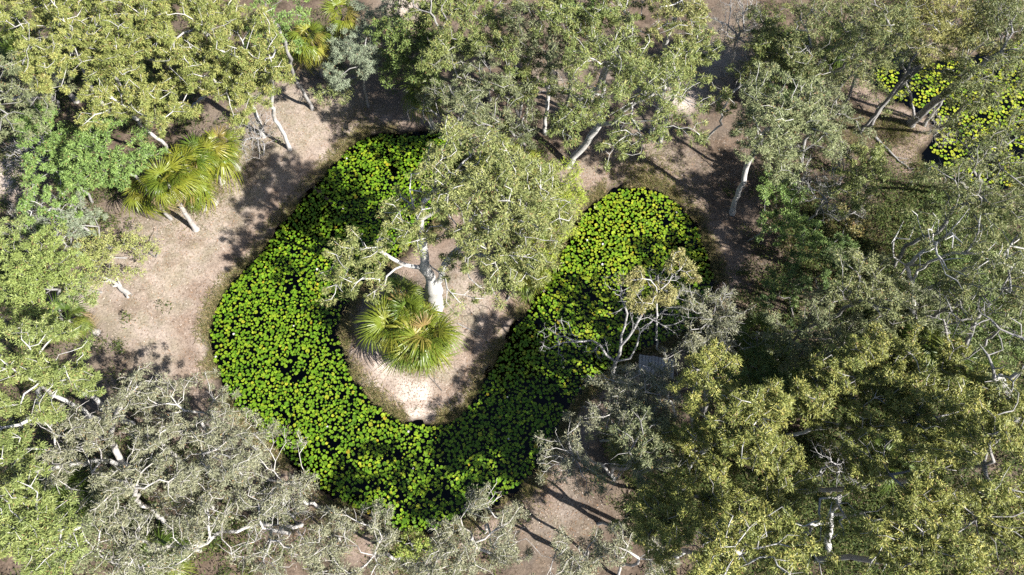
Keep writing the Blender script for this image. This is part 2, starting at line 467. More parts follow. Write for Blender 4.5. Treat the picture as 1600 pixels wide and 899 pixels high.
def build_wood(root, origin, pos, par, rad, mat, maxlimb=7, trunk_name='trunk'):
    n = len(pos); kids = [[] for _ in range(n)]
    for i in range(1, n): kids[par[i]].append(i)
    def chain_from(i):
        c = [i]
        while kids[c[-1]]: c.append(max(kids[c[-1]], key=lambda k: rad[k]))
        return c
    main = chain_from(0); inmain = set(main)
    starts = [(rad[k], j, k) for j in main for k in kids[j] if k not in inmain]
    starts.sort(reverse=True)
    thr = max(0.022, 0.16 * rad[0])
    limbs = [s for i, s in enumerate(starts) if i < maxlimb and s[0] > thr]
    rest = starts[len(limbs):]
    def all_chains(j, k):
        out = []; stack = [(j, k)]
        while stack:
            j, k = stack.pop(); c = chain_from(k); out.append([j] + c)
            for a in c:
                for b in kids[a]:
                    if b not in c[:]: stack.append((a, b))
        return out
    ch = [main]
    for _, j, k in rest: ch += all_chains(j, k)
    V, F = tubes(pos, par, rad, ch)
    obj(trunk_name, mesh_quads(trunk_name, V - origin, F, mat, smooth=True), root)
    for _, j, k in limbs:
        V, F = tubes(pos, par, rad, all_chains(j, k))
        obj('limb', mesh_quads('limb', V - origin, F, mat, smooth=True), root)

LEAF_GAIN = 1.78
def foliage(root, origin, centres, K, cscale=1.0):
    n = len(centres); nl = K['nl']
    if n == 0 or nl == 0: return
    cnt = np.maximum(6, (nl * rng.uniform(0.55, 1.4, n) * cscale ** 2)).astype(int)
    cid = np.repeat(np.arange(n), cnt); m_ = len(cid)
    rr = (K['cr'] * rng.uniform(0.65, 1.3, n))[cid]
    d = norm(rng.normal(size=(m_, 3))); d[:, 2] = d[:, 2] * 0.75 + 0.18
    rad = rng.random(m_) ** 0.55
    off = d * (rad * rr)[:, None]; off[:, 2] *= 0.7
    # clumps are uneven: a few twigs carry most of the leaves
    tw = norm(rng.normal(size=(n, 5, 3))); pick = rng.integers(0, 5, m_)
    off = off * 0.62 + tw[cid, pick] * (rr * 0.55 * rng.uniform(0.3, 1.0, m_))[:, None] * np.array([1, 1, .6])
    C = centres[cid] + off
    Dr = norm(norm(off) * 0.9 + rng.normal(size=(m_, 3)) * 0.55 + np.array([0, 0, -0.35]))
    up = np.array([0, 0, 1.0]) + rng.normal(size=(m_, 3)) * 0.75
    L = K['ls'][0] * rng.uniform(0.6, 1.3, m_); W = K['ls'][1] * rng.uniform(0.7, 1.3, m_)
    V, F = leaf_cloud(C, Dr, L, W, up)
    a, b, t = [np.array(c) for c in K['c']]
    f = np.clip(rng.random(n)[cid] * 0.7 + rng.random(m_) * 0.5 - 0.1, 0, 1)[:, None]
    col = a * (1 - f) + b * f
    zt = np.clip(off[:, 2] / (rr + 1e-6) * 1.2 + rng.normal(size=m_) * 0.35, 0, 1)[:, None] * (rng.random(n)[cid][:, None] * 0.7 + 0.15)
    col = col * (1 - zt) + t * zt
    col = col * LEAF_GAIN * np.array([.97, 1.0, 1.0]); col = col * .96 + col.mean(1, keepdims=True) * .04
    odd = rng.random(m_) < 0.02
    col[odd] = np.array([.24, .15, .07]) * rng.uniform(0.7, 1.1, (odd.sum(), 1))
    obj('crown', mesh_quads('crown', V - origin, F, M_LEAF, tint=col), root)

def sample_crown(blobs_w, dens, flat, gap=0.0):
    pts = []
    for c, r in blobs_w:
        n = max(10, int(4.2 * dens * r * r))
        d = norm(rng.normal(size=(n, 3))); d[:, 2] = np.where(d[:, 2] < -0.3, -d[:, 2] * 0.7, d[:, 2])
        rad = rng.random(n) ** 0.42
        rag = 1 + 0.30 * np.sin(np.arctan2(d[:, 1], d[:, 0]) * rng.integers(3, 6) + rng.uniform(0, 6)) * rng.uniform(.4, 1)
        p = d * (rad * rag * r)[:, None]; p[:, 2] *= flat
        pts.append(c + p)
    p = np.concatenate(pts)
    g = np.zeros(len(p))
    for k in range(7):
        w = norm(rng.normal(size=3)) * 2 * math.pi / rng.uniform(1.5, 3.4)
        g += np.sin(p @ w + rng.uniform(0, 6.3))
    p = p[g / 1.87 > gap - .75]
    keep = np.empty((0, 3)); md = 0.385 / math.sqrt(dens / 16.0)
    for q in p:
        if len(keep) == 0 or ((keep - q) ** 2).sum(1).min() > md * md: keep = np.vstack([keep, q])
    return keep

def tree(kind, blobs_px, label, group=None, base=None, cap=None, limbs=None, trunk_r=None, name='gum_tree', cat='tree', over=None, minfrac=0.35, lean=None):
    """blobs_px: (px, py, z, radius in px) of each foliage mass; base: (px, py) of the foot of the trunk"""
    K = dict(KIND[kind]); K.update(over or {})
    bw = []
    dz = float(np.random.default_rng(int(abs(blobs_px[0][0] * 7 + blobs_px[0][1] * 13))).uniform(-1.3, 1.3)) if limbs is None and blobs_px[0][2] > 5 else 0.0
    for px, py, z, rp in blobs_px:
        c = P(px, py, z + dz); bw.append((c, 1.18 * rp / scale_at(c)))
    cen = np.mean([b[0] for b in bw], 0)
    if base is not None: bx, by = P(*base)[:2]
    else:
        l = lean if lean is not None else rng.normal(size=2) * 0.6
        bx, by = cen[0] + l[0], cen[1] + l[1]
    if base is None and shore([[bx, by]])[0] < 0.5:      # never rooted in the water
        for rr in np.arange(0.3, 6, 0.3):
            an = np.arange(16) * math.pi / 8
            q = np.stack([bx + rr * np.cos(an), by + rr * np.sin(an)], 1); s = shore(q)
            if s.max() > 0.5: bx, by = q[s.argmax()]; break
    bz = GH(bx, by) - 0.06
    origin = np.array([bx, by, bz])
    if limbs is None:
        top = cen.copy(); top[2] = cen[2] - 0.15 * bw[0][1]
        mid1 = origin + (top - origin) * np.array([.35, .35, .40]) + rng.normal(size=3) * np.array([.25, .25, 0])
        mid2 = origin + (top - origin) * np.array([.75, .75, .75]) + rng.normal(size=3) * np.array([.3, .3, 0])
        seeds = [[origin, mid1, mid2, top]]
    else:
        seeds = []
        for k, pl in enumerate(limbs):
            w = [P(*q) for q in pl]
            if k == 0: w[0] = origin
            seeds.append(w)
    att = sample_crown(bw, K['dens'], K['flat'], K.get('gap', 0.0))
    att[:, 2] = np.maximum(att[:, 2], bz + 0.25)
    pos, par, tips = grow(seeds, att, K['wig'], K['tip'], minz=bz + minfrac * (cen[2] - bz))
    # fine twiglets fan out from each branch end
    tw = K.get('twl', 0)
    if tw:
        ends = np.unique(tips); P2 = [pos]; R2 = [par]; cnt = len(pos)
        for e in ends:
            ax = norm(pos[e] - pos[par[e]])
            for _ in range(int(tw)):
                d_ = norm(ax * .7 + rng.normal(size=3) * .6 + np.array([0, 0, .12])); L_ = rng.uniform(.16, .42)
                m1 = pos[e] + d_ * L_ * .5 + rng.normal(size=3) * .03; m2 = m1 + norm(d_ + rng.normal(size=3) * .5) * L_ * .5
                P2.append(np.array([m1, m2])); R2.append(np.array([e, cnt])); cnt += 2
        pos = np.concatenate(P2); par = np.concatenate(R2)
    tr = 0.72 * trunk_r if trunk_r else max(0.04, 0.010 * cen[2] + 0.012 * bw[0][1])
    rad, acc = radii(par, K['tip'] * (.62 if tw else 1), tr)
    if cap:
        for i_, si in enumerate(SEED_OF):
            if si in cap: rad[i_] = min(rad[i_], cap[si])
    # flare at the foot
    hgt = pos[:, 2] - bz
    rad = rad * (1 + 0.45 * np.exp(-np.clip(hgt, 0, None) / 0.35) * (acc > 0.9 * acc[0]))
    root = empty(name, origin)
    build_wood(root, origin, pos, par, rad, M_BARK[K['bark']])
    leafy = rng.random(len(att)) > K['bare']
    foliage(root, origin, att[leafy] - np.array([0, 0, K.get('hang', 0) * K['cr']]), K)
    tag(root, label, cat, group)
    return root


# ---- the big white gum on the tongue of land in the pond
tree('olive', [(735, 262, 11.5, 72), (800, 300, 10.5, 68), (842, 345, 9, 46), (790, 400, 8, 58), (690, 300, 11.5, 46), (655, 300, 11.5, 32),
               (740, 335, 9.5, 52), (565, 402, 7.4, 44), (528, 436, 7.0, 28), (596, 462, 6.2, 26), (612, 356, 8.2, 26), (726, 452, 6.0, 34), (648, 372, 8.6, 20), (690, 372, 8.0, 26), (630, 330, 10, 26), (712, 410, 6.6, 24)],
     'huge white-trunked gum leaning over palms on the sandy tongue of land inside the pond', base=(676, 478), trunk_r=0.64,
     limbs=[[(676, 478, 0), (677, 449, 2.2), (672, 431, 3.5), (662, 419, 4.6), (662, 392, 6.2), (656, 344, 8.8), (660, 318, 10), (700, 280, 11.3), (725, 255, 12)],
            [(662, 419, 4.6), (632, 414, 5.2), (614, 405, 5.6), (593, 392, 6.2), (551, 389, 6.8), (524, 408, 7.0)],
            [(632, 414, 5.2), (618, 420, 5.1), (604, 432, 4.9), (596, 452, 5.4)],
            [(593, 392, 6.2), (600, 372, 6.8), (607, 348, 7.6)],
            [(551, 389, 6.8), (545, 420, 6.6), (532, 445, 6.6)],
            [(677, 449, 2.2), (690, 434, 3.0), (695, 413, 4.2), (708, 397, 5.2), (742, 368, 6.8), (790, 338, 8.4), (830, 322, 9)],
            [(708, 397, 5.2), (745, 398, 6.0), (785, 402, 7)],
            [(656, 344, 8.8), (700, 322, 9.6), (750, 300, 10.3), (795, 285, 10.6)],
            [(656, 344, 8.8), (645, 320, 10), (640, 296, 11)]],
     over=dict(dens=21, bare=.12, tip=.017, wig=.24, cr=.31, nl=140, gap=.28, c=[(.075, .092, .026), (.13, .138, .045), (.215, .185, .07)]), minfrac=0.6, name='white_gum_tree', cap={5: .17, 6: .10})

# ---- trees: kind, [(px, py, z, radius px), ...], label, extra
G = []
def T(kind, bl, label, group=None, **kw): tree(kind, bl if isinstance(bl, list) else [bl], label, group, **kw)
# top-left forest
T('gold', [(215, 55, 9, 70), (265, 95, 8.5, 55), (175, 100, 8.4, 40)], 'broad golden-olive gum with forked white trunk behind the clump of yellow palms', base=(206, 172),
  limbs=[[(206, 172, 0), (204, 150, 2.4), (196, 120, 4.5), (207, 85, 6.6), (219, 52, 8.5), (222, 25, 9.8)], [(204, 150, 2.4), (190, 138, 3.6), (172, 110, 6.0), (168, 100, 7.6)], [(207, 85, 6.6), (240, 95, 7.4), (262, 100, 8)]], trunk_r=.24)
T('gold', [(118, 50, 9.2, 68), (90, 100, 8.5, 48)], 'golden-olive gum whose pale trunk slants out between palms and white forked gum', base=(168, 128))
T('gold', [(345, 95, 8.2, 70), (375, 140, 7.2, 50), (310, 150, 7, 42)], 'golden-olive gum overhanging the head of the sandy clearing', base=(300, 172))
T('dull', [(45, 130, 8, 55), (20, 180, 7, 42)], 'dull olive gum with a bare white limb held level', base=(90, 172),
  limbs=[[(90, 172, 0), (84, 158, 3), (78, 150, 5), (35, 160, 6), (12, 150, 7), (-10, 135, 8)]], trunk_r=.2)
T('gold', (305, 30, 9.4, 64), 'golden gum crown touching both the forked white gum and the clearing gum', lean=(.3, -.4))
T('gold', (60, 20, 9.4, 60), 'golden gum rising above the dark green palms at the forest corner')
T('green', [(170, 225, 5.2, 52), (205, 258, 4.6, 40), (140, 270, 4.4, 40)], 'fresh green broadleaf tree pressed against the yellow palm clump')
T('green', (432, 35, 7, 45), 'small-leaved green tree beside two palms at the clearing head')
T('green', [(95, 305, 4, 48), (70, 340, 3.4, 34)], 'light green small tree with crooked white limbs near bare twig thicket', over=dict(bark='white', bare=.2, tip=.016))
T('silver', (110, 350, 3.2, 40), 'wispy silver-green bush behind the fan of bleached branches', name='bush', cat='bush')
T('wattle', (60, 350, 3.0, 42), 'grey thin-leaved wattle thicket beside the light green small tree', name='bush', cat='bush')
T('green', [(60, 420, 5, 55), (35, 470, 5.2, 48), (95, 455, 4.4, 40)], 'rounded mid-green tree at the edge of the clearing by the fallen log', over=dict(c=[(.075, .10, .024), (.12, .145, .036), (.17, .18, .05)]))
T('gold', [(60, 560, 7, 62), (95, 610, 6.4, 46), (20, 600, 7, 45)], 'yellow-olive gum fringing the clearing below the rounded green tree', over=dict(c=[(.068, .090, .024), (.118, .138, .038), (.20, .195, .062)]))
T('lime', [(160, 410, 1.2, 42), (205, 392, 1.0, 30), (120, 400, 1.4, 30)], 'low yellow-green bush at the clearing edge above the fallen log', name='bush', cat='bush', over=dict(c=[(.11, .125, .035), (.16, .165, .05), (.22, .20, .07)], ls=(.12, .04)))
T('twig', (395, 212, 1.5, 40), 'leafless grey twig bush on the clearing edge beside the yellow palms', name='bush', cat='bush')
T('twig', [(48, 238, 1.8, 34), (75, 262, 1.6, 24)], 'tangle of bleached leafless twigs by the pale sand patch', name='bush', cat='bush', over=dict(tip=.013))
T('twig', (225, 378, 0.5, 22), 'sparse dry brown shrublet on the clearing beside the leaning palm', name='bush', cat='bush', over=dict(bark='dark', nl=16, bare=.4))
T('snag', [(95, 345, 3.0, 26), (120, 338, 3.0, 24), (105, 370, 2.4, 20)], 'bleached fan of dead branches lying towards the clearing', base=(172, 388), limbs=[[(172, 388, 0), (152, 370, .7), (135, 358, 1.4), (120, 352, 2)]], trunk_r=.11, over=dict(wig=.14, dens=30), name='dead_branch', cat='branch')
# lower-left pale paperbarks
PB = 'pale paperbarks beside the pond'
T('paper', [(212, 610, 6, 30), (170, 640, 6, 45), (130, 655, 6, 40)], 'paperbark with tall straight white trunk standing on the clearing edge', base=(197, 738), name='paperbark_tree',
  limbs=[[(197, 738, 0), (185, 712, 1.6), (173, 690, 3), (178, 655, 4.4), (197, 620, 6), (214, 592, 7.2)], [(173, 690, 3), (150, 680, 4), (135, 668, 5)]], trunk_r=.2)
T('paper', [(260, 640, 5.6, 46), (310, 632, 5.4, 44), (350, 655, 5, 36)], 'bright white-branched paperbark shading the clearing beside the pond bend', name='paperbark_tree', base=(318, 735))
T('paper', [(55, 690, 6.5, 48), (95, 720, 6, 34)], 'paperbark with thick zigzag white limbs below the yellow-olive gum', name='paperbark_tree', base=(95, 748), over=dict(tip=.02, bare=.45))
T('paper', [(335, 715, 5.5, 60), (290, 700, 5.2, 40)], 'grey-olive paperbark between the white-branched one and the pond', name='paperbark_tree')
T('paper', [(235, 750, 6, 52), (180, 770, 6, 40)], 'twisted paperbark leaning over a dark hollow in the thicket', name='paperbark_tree', base=(262, 820))
T('paper', [(420, 740, 5, 58), (455, 765, 4.6, 36)], 'paperbark at the water edge where the lily pads begin', name='paperbark_tree', over=dict(nl=66, bare=.2))
T('paper', [(330, 840, 6.2, 60), (280, 870, 6, 40)], 'ash-white paperbark thick with crooked twigs deep in the thicket', name='paperbark_tree', over=dict(bare=.42))
T('paper', [(430, 850, 5.4, 58), (385, 800, 5.4, 36)], 'paperbark with bare ashen top next to a gap of brown earth', name='paperbark_tree', over=dict(bare=.5))
T('paper', [(565, 855, 5, 58), (600, 880, 5, 34)], 'round ash-grey paperbark overhanging the foot of the pond', name='paperbark_tree')
T('dull', [(140, 840, 6.5, 58), (185, 880, 6, 36)], 'olive paperbark with green under-leaves beside yellow-olive tree tops', name='paperbark_tree', over=dict(bark='paper', tip=.015))
T('gold', [(35, 800, 8, 58), (70, 850, 7.6, 50)], 'yellow-olive gum top beside dark palm fronds below the zigzag paperbark', over=dict(c=[(.068, .090, .024), (.118, .138, .038), (.20, .195, .062)]))
T('gold', (20, 720, 8, 46), 'small yellow-olive gum squeezed behind the zigzag paperbark', over=dict(c=[(.068, .090, .024), (.118, .138, .038), (.20, .195, .062)]))
T('paper', [(735, 835, 5, 60), (770, 800, 4.6, 40), (700, 870, 5, 40)], 'paperbark with looping white limbs at the pond edge by bare brown ground', name='paperbark_tree', base=(790, 880))
T('paper', [(850, 860, 5, 40), (880, 885, 5, 36)], 'small paperbark beside the bare brown ground', name='paperbark_tree')
T('paper', [(985, 860, 5, 42), (1015, 885, 5, 34)], 'small paperbark under the edge of the golden canopy', name='paperbark_tree')
T('paper', [(870, 715, 5.6, 36), (920, 690, 6, 36), (905, 740, 5.4, 34)], 'slender paperbark reaching thin white limbs over the shaded bank', base=(955, 742), name='paperbark_tree', over=dict(bare=.42))
T('paper', [(965, 625, 6, 46), (1010, 605, 6.4, 40)], 'grey paperbark crown over the shaded bank beside the timber platform', name='paperbark_tree', over=dict(bare=.3), base=(985, 680))
T('dull', [(1010, 690, 7, 50), (970, 740, 6.5, 40)], 'grey-olive tree with drooping tips between shaded bank and golden canopy')
# top centre
T('silver', [(565, 75, 5, 46), (545, 115, 4.6, 34), (590, 40, 5.2, 38)], 'silver-green weeping tree at the head of the pond clearing', base=(575, 165))
T('dark', [(640, 50, 7.4, 48), (665, 90, 6.8, 38), (625, 100, 6, 30)], 'dark green dense tree beside the silver-green weeping tree', over=dict(c=[(.045, .07, .016), (.08, .105, .026), (.13, .15, .04)]))
T('olive', [(720, 40, 8.5, 58), (760, 20, 9, 44)], 'olive gum standing behind the pond head next to the dark green tree', over=dict(bark='grey'))
T('dull', [(750, 150, 7.5, 60), (710, 130, 7, 40), (800, 190, 6.4, 40), (720, 190, 5.5, 36)], 'grey-limbed gum with tangled bare branches above the pond head', base=(812, 228), over=dict(bare=.35, tip=.016),
  limbs=[[(812, 228, 0), (815, 160, 4.2), (822, 110, 6.8), (830, 75, 8.8)], [(815, 160, 4.2), (790, 140, 5.6), (750, 135, 6.8), (715, 120, 7.2)], [(812, 215, 1), (770, 180, 3.5), (735, 165, 5), (700, 175, 5.4)]])
T('dull', [(838, 55, 9, 58), (880, 95, 8.2, 44)], 'dark-branched grey-green gum behind the grey-limbed gum', over=dict(bark='dark'), base=(866, 150))
T('olive', [(930, 90, 9, 58), (985, 140, 8.4, 58), (1050, 170, 7.2, 48), (905, 190, 7, 46), (1030, 110, 8.4, 48), (960, 215, 6.4, 40), (1090, 150, 7, 30)], 'tall weeping gum with smooth curved white trunk on the bank between both pond arms', base=(888, 258), trunk_r=.26,
  limbs=[[(888, 258, 0), (912, 230, 1.6), (936, 195, 3.4), (942, 150, 5.6), (945, 118, 7.2), (962, 70, 9.4)], [(936, 195, 3.4), (958, 192, 4.2), (985, 165, 5.8), (1020, 148, 7), (1060, 145, 7.5)], [(958, 192, 4.2), (1000, 205, 5), (1040, 190, 6.2)], [(942, 150, 5.6), (915, 140, 6.8), (900, 165, 7)]],
  over=dict(nl=74, ls=(.17, .038)))
T('olive', [(965, 30, 9.4, 56), (1010, 20, 9.5, 40)], 'olive gum behind the tall weeping gum with sand showing past it')
T('olive', (1060, 12, 9, 50), 'olive gum beside the brown glade at the forest back', over=dict(c=[(.095, .10, .03), (.14, .135, .045), (.2, .17, .065)]))
T('green', [(905, 20, 8.5, 40)], 'green small-leaved tree wedged behind the weeping gum')
T('lime', [(512, 140, .9, 26), (545, 128, 1.0, 22)], 'low green bush at the clearing head beneath the silver-green tree', name='bush', cat='bush', over=dict(c=[(.08, .10, .03), (.13, .145, .05), (.2, .18, .06)], ls=(.1, .04)))
# tongue of land undergrowth
for q in [(878, 278, 3.0, 26), (882, 315, 2.6, 26), (866, 362, 2.2, 26), (842, 408, 1.9, 24), (846, 372, 1.6, 30), (826, 425, 1.4, 24), (820, 270, 2.4, 32), (790, 250, 2.6, 30)]:
    T('lime', q, 'lime-green bush filling the tongue of land beneath the huge gum', 'lime bushes under the huge gum', name='bush', cat='bush')
# right of the pond
T('olive', [(1215, 165, 8, 58), (1195, 215, 7, 44), (1255, 200, 7.4, 46), (1225, 250, 6, 36)], 'grey-olive gum on a thin leaning trunk beside the right pond arm', base=(1145, 332), trunk_r=.2,
  limbs=[[(1145, 332, 0), (1155, 296, 1.8), (1166, 262, 3.4), (1185, 225, 5.2), (1205, 190, 7)]], over=dict(c=[(.085, .10, .042), (.125, .135, .06), (.17, .165, .08)]))
T('wattle', [(1145, 30, 6, 48), (1160, 75, 5, 34)], 'ashen half-bare wattle beside the brown glade', over=dict(tip=.013))
T('olive', [(1220, 55, 7, 44), (1205, 90, 6, 32)], 'olive green tree between ashen wattle and dark-forked gum', over=dict(bark='dark'))
T('wispy', [(1290, 40, 9, 60), (1330, 90, 8, 50), (1270, 110, 7.4, 40)], 'wispy grey gum forking into many upright bare limbs', base=(1252, 172),
  limbs=[[(1252, 172, 0), (1262, 120, 3.2), (1268, 70, 6.2), (1250, 25, 8.8)], [(1262, 120, 3.2), (1300, 80, 6.4), (1340, 40, 9)], [(1255, 150, 1.4), (1290, 130, 4), (1325, 95, 7)]])
T('silver', [(1365, 70, 7, 42), (1340, 105, 6, 32)], 'pale silver-green sapling crown beside the small second pond', over=dict(dens=18))
T('wattle', [(1290, 280, 3.4, 52), (1315, 320, 2.6, 30)], 'ash-grey twiggy bush with green skirts near the right pond arm', name='bush', cat='bush')
T('green', [(1225, 345, 2.4, 36), (1255, 375, 2.0, 30), (1220, 300, 3, 30)], 'bright green bush at the foot of the ash-grey twiggy bush', name='bush', cat='bush')
T('green', [(1320, 355, 1.5, 26)], 'small green bush with reddish leaves among dry grass', name='bush', cat='bush', over=dict(c=[(.09, .09, .03), (.13, .12, .04), (.24, .12, .04)]))
T('wispy', [(1450, 30, 9, 62), (1500, 55, 8.6, 50)], 'yellow-green wispy gum at the back of the small second pond', over=dict(c=[(.10, .10, .03), (.15, .14, .04), (.2, .17, .05)]))
T('wispy', [(1550, 80, 9, 60), (1530, 130, 7.4, 42), (1585, 30, 9.6, 50)], 'gum on a thick leaning grey trunk rooted at the second pond bank', base=(1425, 192), trunk_r=.3,
  limbs=[[(1425, 192, 0), (1450, 168, 2.2), (1478, 145, 4.2), (1500, 125, 6), (1540, 95, 8.4)]])
T('wispy', [(1425, 110, 5, 40), (1405, 60, 6, 36)], 'thin dull gum leaning across the second pond pads', base=(1432, 182), over=dict(dens=10))
T('wispy', [(1570, 240, 7.5, 50), (1590, 200, 8, 36)], 'bare-limbed dull gum hanging over the second pond corner', base=(1490, 312))
T('wispy', [(1500, 310, 7.5, 60), (1560, 340, 8, 62), (1450, 300, 6, 36)], 'wide wispy olive gum beyond the second pond', over=dict(dens=16))
T('wispy', [(1500, 390, 8, 56), (1540, 420, 8.4, 56), (1420, 360, 7, 34), (1580, 390, 8, 40)], 'gum with smooth white-grey trunk splitting into long bare arching limbs', base=(1428, 500), trunk_r=.22,
  limbs=[[(1428, 500, 0), (1426, 465, 2.0), (1425, 438, 3.5), (1416, 415, 4.8), (1440, 395, 6.2), (1480, 368, 7.6), (1515, 325, 9.2)], [(1416, 415, 4.8), (1396, 402, 5.6), (1398, 372, 6.8), (1412, 345, 7.8)], [(1425, 438, 3.5), (1450, 410, 5.4), (1490, 395, 7), (1530, 395, 8)], [(1426, 465, 2), (1465, 445, 4), (1510, 420, 6.5)]],
  over=dict(dens=10, tip=.026, bark='white', bare=.4))
T('dull', [(1350, 440, 5.4, 52), (1380, 490, 5, 44), (1320, 470, 4.8, 34)], 'olive-green rounded tree beside the white-grey arching gum', over=dict(c=[(.08, .092, .035), (.12, .125, .05), (.17, .155, .06)], bare=.08, nl=95))
T('dull', [(1250, 505, 6, 48), (1290, 500, 5.6, 36), (1230, 540, 5.4, 30)], 'olive tree on a dark slanting trunk above dense shaded palms', base=(1266, 570), over=dict(bark='dark', bare=.1))
T('paper', [(1150, 490, 5, 46), (1110, 520, 4.6, 38), (1080, 480, 5, 30)], 'ashen twiggy paperbark beside the timber platform', base=(1105, 560), name='paperbark_tree', over=dict(bare=.5, bark='dead'))
T('snag', [(868, 528, 3.6, 22), (900, 520, 3.4, 22), (935, 545, 2.8, 16), (975, 455, 5.5, 30), (1030, 455, 5, 34), (1050, 500, 3.6, 24), (995, 500, 4, 20)], 'nearly dead tree with bare white limbs spread over the lily pads', base=(958, 588), trunk_r=.13, name='dead_tree',
  limbs=[[(958, 588, 0), (962, 565, 1.4), (970, 540, 2.5), (976, 510, 3.6), (980, 490, 4.4), (970, 465, 5.4)], [(962, 565, 1.4), (948, 556, 1.8), (938, 540, 2.4), (925, 532, 2.8), (900, 534, 3.2), (880, 525, 3.6)], [(970, 540, 2.5), (990, 515, 3.4), (1010, 478, 4.6), (1035, 450, 5.2)], [(962, 565, 1.4), (985, 560, 2), (995, 540, 2.6), (1000, 520, 3.2)]],
  over=dict(dens=30, tip=.013, wig=.26))
for q in [(998, 440, 5.4, 20), (1005, 470, 5, 18), (1062, 420, 5.6, 22), (1040, 460, 4.6, 16)]: G.append(q)
T('olive', G, 'thin leaning sapling with sparse olive tufts over the right pond arm', base=(1030, 545), over=dict(dens=34, cr=.3, bare=.05, c=[(.12, .115, .04), (.17, .15, .055), (.24, .2, .07)]), trunk_r=.07)
T('snag', [(1188, 538, 2.4, 12), (1165, 545, 2.2, 10)], 'small forked dead snag among shaded palms', base=(1168, 592), trunk_r=.06, name='dead_snag', cat='snag', over=dict(dens=30, wig=.3))
T('snag', [(1520, 490, 7.6, 40), (1570, 480, 8, 40), (1480, 500, 6, 26)], 'bare gum spraying upright grey limbs from one low fork', base=(1484, 610), trunk_r=.2, name='dead_tree',
  limbs=[[(1484, 610, 0), (1492, 575, 2), (1508, 540, 4), (1528, 490, 7)], [(1492, 575, 2), (1480, 530, 4.4), (1474, 500, 6)], [(1492, 575, 2), (1530, 545, 4.6), (1575, 500, 7.6)]], over=dict(bark='grey', dens=16, wig=.14))
T('wispy', [(1580, 560, 8.5, 60), (1560, 610, 8, 40)], 'gum with heavy forked grey limbs beside the bare upright-limbed gum', over=dict(dens=9, tip=.018, bare=.4), base=(1590, 655), trunk_r=.25)
# golden canopy, lower right
HC = 'honey-coloured gums of the dense canopy'
T('honey', [(1095, 610, 7, 42), (1120, 575, 6.4, 32)], 'honey gum crown nearest the timber platform', base=(1090, 690))
T('honey', [(1065, 660, 7, 40), (1100, 705, 7.4, 48)], 'honey gum with pale trunk fork between platform and grey-olive tree', base=(1076, 735), over=dict(bark='white'))
T('honey', [(1340, 575, 7, 56), (1385, 560, 6.6, 40)], 'honey gum reaching up to the olive-green rounded tree')
T('honey', [(1310, 835, 7.5, 60), (1260, 800, 7.2, 44), (1360, 800, 7.2, 44)], 'sparse honey gum showing its forked white trunk above brown undergrowth', base=(1292, 862), trunk_r=.2,
  limbs=[[(1292, 862, 0), (1294, 838, 2.2), (1299, 805, 4.6), (1312, 775, 6.4)], [(1296, 822, 3.4), (1280, 818, 4.6), (1262, 822, 5.6)], [(1299, 805, 4.6), (1335, 805, 6)]], over=dict(dens=10, bare=.35, bark='white', tip=.015))
for bl, lb in [([(1165, 660, 8, 56), (1195, 620, 7.6, 40)], 'honey gum between the platform-side honey crown and the dark shrub tree'),
               ([(1245, 650, 8, 56), (1280, 620, 7.4, 38)], 'honey gum overhanging the dark green shrub tree in deep shade'),
               ([(1345, 670, 7.6, 62)], 'broad single-domed honey gum bordering the grey leafless thicket'),
               ([(1430, 620, 7.6, 56), (1470, 660, 8, 46)], 'honey gum facing the bare upright-limbed gum and its green palms'),
               ([(1540, 700, 8.6, 62), (1580, 740, 8.4, 48)], 'honey gum one crown inward from the heavy forked grey limbs'),
               ([(1110, 790, 8, 60), (1070, 760, 7.6, 40)], 'honey gum edging the bare brown ground near the pond'),
               ([(1205, 745, 7.6, 56), (1165, 800, 7.8, 42)], 'honey gum between the pale-forked honey gum and the leafless thicket'),
               ([(1420, 750, 7.6, 60), (1370, 730, 7, 40)], 'honey gum spreading over the green palm beside the leafless thicket'),
               ([(1500, 800, 8.6, 60), (1560, 830, 8.6, 56)], 'large two-domed honey gum at the canopy corner farthest from the pond'),
               ([(1190, 860, 8.4, 62), (1130, 870, 8, 50)], 'honey gum between small paperbark and the sparse forked-trunk honey gum'),
               ([(1420, 860, 8.4, 62), (1480, 880, 8.6, 50)], 'honey gum beyond the sparse forked-trunk gum, away from the pond'),
               ([(1065, 850, 7.6, 50), (1035, 800, 7, 36)], 'honey gum crowding the small paperbark at the brown ground edge'),
               ([(1580, 640, 8.4, 44), (1520, 610, 7.6, 44)], 'honey gum crown right under the heavy forked grey limbs'),
               ([(1460, 560, 6, 44), (1400, 600, 6.4, 36)], 'small honey gum among green palms under the bare upright-limbed gum')]:
    T('honey', bl, lb, HC, over=dict(bare=rng.uniform(.05, .22), bark=random.choice(['grey', 'white', 'grey'])))
T('twig', [(1310, 725, 3, 40)], 'grey leafless thicket in a gap of the honey canopy', name='bush', cat='bush', over=dict(tip=.011))

